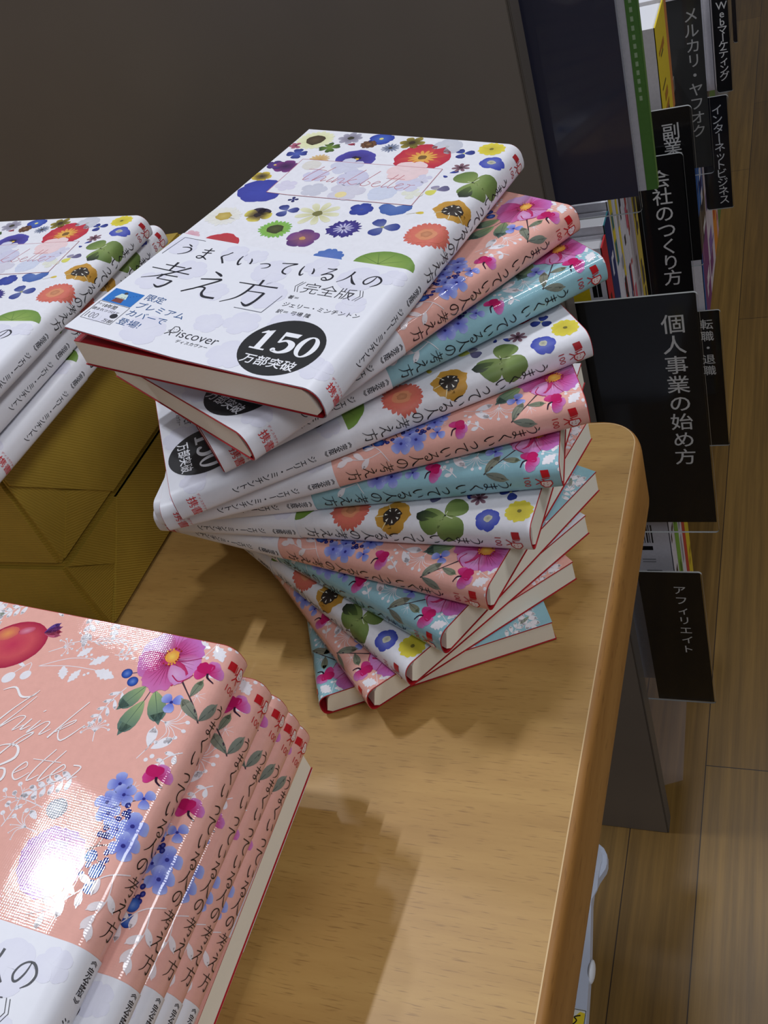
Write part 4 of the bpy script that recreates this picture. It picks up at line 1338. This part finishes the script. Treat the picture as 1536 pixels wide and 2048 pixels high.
for (x, y, z, yaw, tu, tv), lb in zip(P5, LAB5):
    book('pink', pose_center(x, y, z, math.radians(yaw)), lb, 'pink paperbacks in the front stack', ME, tu, tv)

# ------------------------------------------------------------------ shelf dividers
def divider(name_label, Y, px_tr, px_br, texts, seg, clear_bottom=0.012, clear_left=0.0, color=(22, 22, 24), left=None, lift=0.0, text_color=(246, 243, 238), clear_right=0.0015, slope=0.0):
    """acrylic board standing in plane Y, corners given by the photograph (px), black sheet behind it"""
    def at(px):
        d = ray(*px)
        P = CAM_LOC + d * ((Y - CAM_LOC.y) / d.y)
        return P.x, P.z
    xt, z1 = at(px_tr)
    xb_, z0 = at(px_br)
    x1 = (xt + xb_) / 2
    x0 = left
    def upright(x, z):                 # plate edges are plumb
        k_ = (z - z0) / (z1 - z0)
        return x + x1 - (xb_ + (xt - xb_) * k_)
    t = thing('shelf_divider', name_label, 'sign', ((x0 + x1) / 2, Y, z0), 0.0, 'black shelf dividers')
    T = Matrix.Translation((-(x0 + x1) / 2, -Y, -z0))
    th = 0.0016
    bm = bmesh.new()
    bz0 = z0 - clear_bottom
    r = 0.003
    pts = []
    for cx, cz, a0 in ((x1 + clear_right - r, z1 + 0.001 - r, 0), (x0 + r, z1 + 0.001 - r, 90), (x0 + r, bz0 + r, 180), (x1 + clear_right - r, bz0 + r, 270)):
        for k in range(6):
            a = math.radians(a0 + 18 * k)
            pts.append((cx + r * math.cos(a), cz + r * math.sin(a)))
    fr_ = [bm.verts.new((x, Y - th / 2, z)) for x, z in pts]
    bk_ = [bm.verts.new((x, Y + th / 2, z)) for x, z in pts]
    n = len(pts)
    bm.faces.new(fr_)
    bm.faces.new(bk_[::-1])
    for i in range(n):
        j = (i + 1) % n
        bm.faces.new((fr_[i], bk_[i], bk_[j], fr_[j])).material_index = 1
    bmesh.ops.recalc_face_normals(bm, faces=bm.faces[:])
    bmesh.ops.transform(bm, matrix=T, verts=bm.verts[:])
    o = obj_bm('acrylic_board', bm, [M_ACRYLIC, M_ACR_EDGE], t)
    o['label'] = 'clear acrylic board'
    # printed black sheet
    bm = bmesh.new()
    cl = bm.verts.layers.float_color.new('Col')
    yb = Y + th / 2 + 0.0006
    xs0 = x0 + clear_left
    vs = add_box(bm, (xs0, yb - 0.0003, z0), (x1, yb + 0.0003, z1))
    for v_ in vs:
        v_[cl] = lin(color)
    A = Art()
    for (txt, px_a, px_b, size) in texts:
        xa, za = at(px_a)
        xb, zb = at(px_b)
        n_ = len(txt)
        for i, ch in enumerate(txt):
            k_ = i / max(1, n_ - 1)
            rot_ = -math.pi / 2 if ch == 'ー' else 0.0
            zz = za + (zb - za) * k_
            A.glyphmesh(ch, upright(xa + (xb - xa) * k_, zz) * 1000, zz * 1000, size, text_color, 0, rot=rot_, thin=0.006)
    cv = [bm.verts.new((p[0] / 1000.0, yb - 0.0004, p[1] / 1000.0)) for p in A.v]
    for v_, c in zip(cv, A.c):
        v_[cl] = c
    for f_ in A.f:
        try:
            nf = bm.faces.new([cv[i] for i in f_])
            nf.normal_update()
            if nf.normal.y > 0:
                nf.normal_flip()
        except ValueError:
            pass
    bmesh.ops.transform(bm, matrix=T, verts=bm.verts[:])
    o = obj_bm('sign_sheet', bm, M_BLACK, t)
    o['label'] = 'black printed sheet'
    return t

NAVY = (64, 64, 84)
divider('blank dark acrylic divider beside the bookcase panel, no lettering', 0.2680, (1221, -60), (1276, 394), [], 0, 0.010, color=NAVY, left=-0.03)
divider('largest black divider, reading 個人事業の始め方, between table and books', 0.2670, (1386, 586), (1437, 1046), [('個人事業の始め方', (1341, 650), (1372, 915), 16.2)], 0, 0.010, left=-0.02)
divider('lowest black divider, reading アフィリエイト, beside the table edge', 0.2665, (1396, 1146), (1432, 1406), [('アフィリエイト', (1357, 1182), (1378, 1300), 11.5)], 0, 0.0, left=0.00, clear_left=0.078)
divider('black divider reading 会社のつくり方, above the largest divider', 0.3880, (1358, 308), (1391, 588), [('会社のつくり方', (1317, 360), (1348, 556), 14.6)], 0, 0.007, left=0.0990)
divider('black divider reading 副業, half hidden on the upper shelf', 0.3960, (1370, 214), (1412, 520), [('副業', (1335, 265), (1341, 296), 13.0)], 0, 0.004, left=0.1005)
divider('dark grey divider with katakana lettering beside the yellow spine, at the top', 0.5500, (1394, -8), (1430, 332), [('メルカリ・ヤフオク', (1376, 32), (1401, 262), 12.0)], 0, 0.006, left=0.094, color=(66, 66, 65), text_color=(206, 204, 200))
divider('black divider reading 転職・退職, right of the largest divider', 0.5600, (1434, 621), (1461, 890), [('転職・退職', (1410, 650), (1419, 742), 13.0)], 0, 0.0, left=0.07)
divider('narrow black divider reading インターネットビジネス, over the open floor', 0.6200, (1441, 193), (1477, 413), [('インターネットビジネス', (1424, 222), (1458, 398), 10.2)], 0, 0.0, left=0.1230, color=(28, 28, 34))
divider('narrow black divider reading Webマーケティング, near the top right corner', 0.7150, (1446, -20), (1472, 180), [('Webマーケティング', (1437, 12), (1454, 152), 9.6)], 0, 0.0, left=0.1320)
divider('blank black divider farthest along the aisle, top right', 0.9500, (1466, -30), (1478, 84), [], 0, 0.0, left=0.135, color=(26, 26, 30))

# ------------------------------------------------------------------ books on the shelves
def spine_marks(A, w_mm, h_mm, style, rnd):
    """blocks and brush marks standing for the small print on a spine, in the colours the photo shows"""
    for (c, y0, y1, x0, x1) in style:
        A.rect(x0 * w_mm, y0 * h_mm, x1 * w_mm, y1 * h_mm, c, 1)

def shelf_book(label, x_spine, y, z0, th, h, depth, cover_c, spine_c, marks=(), front=(), group='books on the bookcase', lean=0.0):
    """upright book, spine towards the aisle (+X), back cover towards the camera (-Y)"""
    t = thing('shelf_book', label, 'book', (x_spine, y + th / 2, z0), 0.0, group)
    bm = bmesh.new()
    cl = bm.verts.layers.float_color.new('Col')
    ct = 0.0006
    def cbox(lo, hi, c):
        for v_ in add_box(bm, lo, hi):
            v_[cl] = lin(c)
    cbox((-depth, -th / 2, 0), (0, -th / 2 + ct, h), cover_c)
    cbox((-depth, th / 2 - ct, 0), (0, th / 2, h), cover_c)
    cbox((-ct, -th / 2, 0), (0.0004, th / 2, h), spine_c)
    A = Art()
    for (c, z_0, z_1, a, b) in marks:           # on the spine, fractions
        A.rect(a * th, z_0 * h, b * th, z_1 * h, c, 1)
    vs = [bm.verts.new((0.00052 + 0.00001 * (i // 4), p[0] - th / 2, p[1])) for i, p in enumerate(A.v)]
    for v_, c in zip(vs, A.c):
        v_[cl] = c
    for f_ in A.f:
        bm.faces.new([vs[i] for i in f_])
    A = Art()
    for (c, z_0, z_1, a, b) in front:           # on the cover, metres from the spine, fraction of height
        A.rect(-a, z_0 * h, -b, z_1 * h, c, 1)
    vs = [bm.verts.new((p[0], -th / 2 - 0.0002 - 0.00001 * (i // 4), p[1])) for i, p in enumerate(A.v)]
    for v_, c in zip(vs, A.c):
        v_[cl] = c
    for f_ in A.f:
        bm.faces.new([vs[i] for i in f_][::-1])
    obj_bm('cover', bm, M_SPINE, t)
    bm = bmesh.new()
    add_box(bm, (-depth + 0.002, -th / 2 + ct, 0.001), (-ct, th / 2 - ct, h - 0.0025))
    o = obj_bm('page_block', bm, M_WPAGES, t)
    return t

def marks_from(seed, cols, n, wide=True):
    rnd = random.Random(seed)
    out = []
    for i in range(n):
        y0 = rnd.uniform(0.02, 0.9)
        a = rnd.uniform(0.1, 0.55)
        out.append((rnd.choice(cols), y0, min(0.98, y0 + rnd.uniform(0.015, 0.10)), a, min(0.95, a + rnd.uniform(0.15, 0.45))))
    return out

K, RED_, WH, YE, TE, NV, GR, BL, OR_, PU, GY = (24, 24, 28), (190, 36, 44), (214, 212, 220), (222, 196, 40), (34, 104, 112), (28, 40, 96), (74, 122, 56), (36, 96, 170), (226, 140, 40), (110, 30, 120), (150, 150, 156)
XS = 0.0875
Zb = -0.232
Y0 = 0.284
row = [
    ('white book with a red spine, nearest on the middle shelf', 0.019, 0.228, WH, RED_, [(YE, .05, .7, .62, .8)] + marks_from(1, [K, YE], 8), [(YE, .83, .93, .03, .012), (K, .84, .93, .010, .007), (K, .84, .93, .0065, .004), (YE, .80, .86, .075, .04)]),
    ('book with a teal and navy spine on the middle shelf', 0.021, 0.252, WH, TE, [(NV, .72, 1.0, 0, 1), (RED_, .36, .58, .35, .95), (WH, 0.0, .22, .4, 1.0)] + marks_from(2, [WH, NV], 7), []),
    ('white book with a grey lettered spine on the middle shelf', 0.017, 0.262, WH, WH, [(YE, .80, 1.0, 0.2, .8)] + marks_from(3, [(150, 160, 190), TE], 9), []),
    ('white spined book with a red flame patch on the middle shelf', 0.020, 0.262, WH, WH, [(RED_, .50, .68, .15, .7), (RED_, .1, .18, .4, .7), (YE, .68, .94, .45, .8)] + marks_from(4, [K, GY], 14), []),
    ('white spined book with black bold lettering on the middle shelf', 0.018, 0.275, WH, WH, marks_from(5, [K, K, NV], 16) + [(RED_, .2, .66, .75, .95)], []),
    ('white spined book with red lettering on the middle shelf', 0.020, 0.275, WH, WH, marks_from(6, [RED_, RED_, (206, 80, 110)], 15) + [(BL, .02, .12, .3, .7)], []),
    ('pale spined book with lilac lettering on the middle shelf', 0.018, 0.280, WH, (206, 198, 214), marks_from(7, [(120, 110, 150), GY], 12), []),
    ('yellow spined book with heavy black lettering on the middle shelf', 0.021, 0.284, WH, YE, marks_from(8, [K], 18) + [(RED_, .02, .2, 0, .3)], []),
]
y = Y0
for (lb, th, h, cc, scol, mk, frn), top in zip(row, (-0.002, 0.004, 0.010, 0.012, 0.016, 0.018, 0.020, 0.022)):
    shelf_book(lb, XS, y, Zb, th - 0.001, top - Zb, 0.13, cc, scol, mk, frn, 'books on the middle shelf')
    y += th

# lower shelf, seen between the two biggest signs
Zl = -0.475
y = 0.2865
lowrow = [
    ('white book with a barcode on its back cover, nearest on the lower shelf', 0.022, WH, WH, marks_from(11, [K], 14),
     [(K, .86, .955, .0270 - .0020 * i, .0270 - .0020 * i - .0011 * (1 - .45 * (i % 2))) for i in range(7)] + [(K, .82, .842, .026, .015), (GY, .765, .772, .025, .014), (GY, .752, .758, .025, .014), (K, .70, .707, .023, .010), (K, .655, .66, .022, .009), (GY, .61, .622, .021, .009)]),
    ('green spined book on the lower shelf', 0.020, WH, (110, 170, 60), marks_from(12, [(60, 110, 40)], 8), []),
    ('plain white spined book on the lower shelf', 0.020, WH, WH, marks_from(13, [GY], 8), []),
    ('book with a thin red spine on the lower shelf', 0.016, WH, RED_, [], []),
    ('yellow spined book at the far end of the lower shelf row', 0.022, WH, YE, marks_from(14, [(160, 130, 20)], 6), []),
]
for (lb, th, cc, scol, mk, frn) in lowrow:
    shelf_book(lb, 0.1055, y, Zl, th - 0.001, 0.222, 0.11, cc, scol, mk, frn, 'books on the lower shelf')
    y += th

# upper shelf
shelf_book('white booklet with a green right edge behind the blank divider', 0.1290, 0.2725, 0.0400, 0.006, 0.22, 0.10, (196, 196, 206), GR, [], [(GR, 0.0, 1.0, 0.0062, 0.0)] + [((150, 176, 140), .25 + .022 * i, .262 + .022 * i, .0042, .0026) for i in range(16)], 'books on the upper shelf')
shelf_book('white book with two barcodes and yellow spine on the upper shelf', 0.1185, 0.412, 0.0003, 0.058, 0.086, 0.045, (196, 192, 192), YE, marks_from(21, [(170, 110, 30), K], 9),
           [(K, .72, .86, .0190 - .0014 * i, .0184 - .0014 * i - .0004 * (i % 2)) for i in range(6)] + [(K, .50, .64, .0180 - .0014 * i, .0174 - .0014 * i - .0004 * (i % 2)) for i in range(6)] + [((170, 130, 126), .22, .33, .018, .006)], 'books on the upper shelf')
shelf_book('cream topped book behind the one with two barcodes', 0.1175, 0.472, 0.0003, 0.02, 0.084, 0.045, WH, (196, 120, 60), [], [], 'books on the upper shelf')
shelf_book('pink white book behind the katakana divider at the top', 0.1260, 0.606, 0.0003, 0.03, 0.085, 0.055, (204, 190, 196), WH, marks_from(22, [RED_, GY], 8), [(RED_, .86, .96, .03, .015)], 'books on the upper shelf')
shelf_book('white spined book behind the katakana divider at the top', 0.1300, 0.725, -0.0877, 0.09, 0.26, 0.06, WH, (206, 204, 214), marks_from(23, [GY, (120, 126, 160)], 22), [], 'books on the upper shelf')
shelf_book('thin red spined book behind the katakana divider', 0.1305, 0.816, -0.0877, 0.028, 0.26, 0.06, WH, (180, 60, 56), marks_from(24, [(230, 200, 60)], 4), [], 'books on the upper shelf')
# middle shelf farther along, beyond the signs
far = [
    ('blue and purple spined book beyond the signs on the middle shelf', 0.065, BL, 0.245, [(PU, 0.0, .36, .1, 1.0), ((50, 48, 54), .34, .5, .0, 1.0)] + marks_from(25, [WH, NV], 8)),
    ('white spined book with violet lettering beyond the signs', 0.072, (214, 204, 218), 0.235, marks_from(26, [PU, (120, 90, 170), BL], 18)),
    ('orange spined book beyond the signs', 0.040, OR_, 0.165, marks_from(27, [RED_], 6)),
    ('red and white spined book beyond the signs', 0.022, (206, 160, 170), 0.160, marks_from(28, [RED_], 8)),
    ('green spined book beyond the signs, last in the row', 0.070, GR, 0.158, marks_from(29, [WH], 8)),
]
y = 0.565
for (lb, th, c, h, mk) in far:
    shelf_book(lb, 0.1200, y, -0.2618, th - 0.001, h, 0.045, WH, c, mk, [], 'books beyond the signs')
    y += th

# ------------------------------------------------------------------ pale appliance under the table, floor tape
t = thing('plastic_case', 'pale blue-white plastic case on the floor under the table edge', 'case', (0.02, 0.0, -0.70))
bm = bmesh.new()
out = [(-0.22, -0.30), (0.100, -0.30), (0.0878, -0.0975), (0.0850, -0.0615), (0.0812, -0.030), (0.0802, -0.0218), (0.0800, -0.0133), (0.0825, -0.0050), (0.0858, 0.0020), (0.0864, 0.0060), (0.0856, 0.0123), (0.0830, 0.0165), (0.0786, 0.0197), (0.070, 0.0215), (-0.22, 0.0225)]
lo, hi = prism(bm, [(x - 0.02, y_) for x, y_ in out], 0.390, 0.40)
bmesh.ops.bevel(bm, geom=[e for e in bm.edges if all(v_.co.z > 0.39 for v_ in e.verts)], offset=0.003, segments=3, affect='EDGES')
obj_bm('lid', bm, M_PLASTIC, t, False)
bm = bmesh.new()
add_box(bm, (-0.24, -0.30, 0.0), (-0.045, 0.0, 0.390))
bmesh.ops.bevel(bm, geom=bm.edges[:], offset=0.004, segments=2, affect='EDGES')
obj_bm('case_body', bm, M_PLASTIC, t, False)
bm = bmesh.new()
bmesh.ops.create_uvsphere(bm, u_segments=16, v_segments=10, radius=1.0)
for v_ in bm.verts:
    v_.co = Vector((0.0660 + v_.co.x * 0.0022, -0.0655 + v_.co.y * 0.0075, 0.396 + v_.co.z * 0.006))
obj_bm('knob', bm, M_WPLASTIC, t, True)['label'] = 'white knob'
bm = bmesh.new()
cl = bm.verts.layers.float_color.new('Col')
A = Art()
A.rect(49, -140, 67, -90, (214, 214, 200), 0)
A.poly([(57, -130), (66.5, -112), (66.5, -92), (63.5, -91.5), (57, -99)], (226, 200, 40), 1)
A.stroke([(58.5, -101, 0.8), (62, -97, 0.8), (60.5, -95, 0.8), (64, -93.5, 0.8)], (40, 36, 20), 2)
A.frame([(49.5, -140), (66.8, -140), (66.8, -90.5), (49.5, -90.5)], 0.4, (60, 70, 90), 2)
vs = [bm.verts.new((p[0] / 1000, p[1] / 1000, 0.4004 + p[2] * 0.00005)) for p in A.v]
for v_, c in zip(vs, A.c):
    v_[cl] = c
for f_ in A.f:
    bm.faces.new([vs[i] for i in f_])
bmesh.ops.recalc_face_normals(bm, faces=bm.faces[:])
for f_ in bm.faces:
    if f_.normal.z < 0:
        f_.normal_flip()
obj_bm('warning_label', bm, M_YELLOW, t)['label'] = 'yellow warning label'

M_TAPE = new_mat('glint_tinted_film', 0.15, 0.8, lin((206, 198, 206)))  # whitish tint stands in for the lamp glint on the clear tape
M_TAPE.node_tree.nodes['Principled BSDF'].inputs['Alpha'].default_value = 0.08
bm = bmesh.new()
prism(bm, [(0.02, 0.325), (0.0585, 0.302), (0.0785, 0.311), (0.0745, 0.42), (0.072, 0.56), (0.02, 0.57)], -0.6999, -0.6994)
o = obj_bm('floor_tape', bm, M_TAPE)
tag(o, 'shiny clear tape stuck on the floor beside the bookcase panel', 'tape')
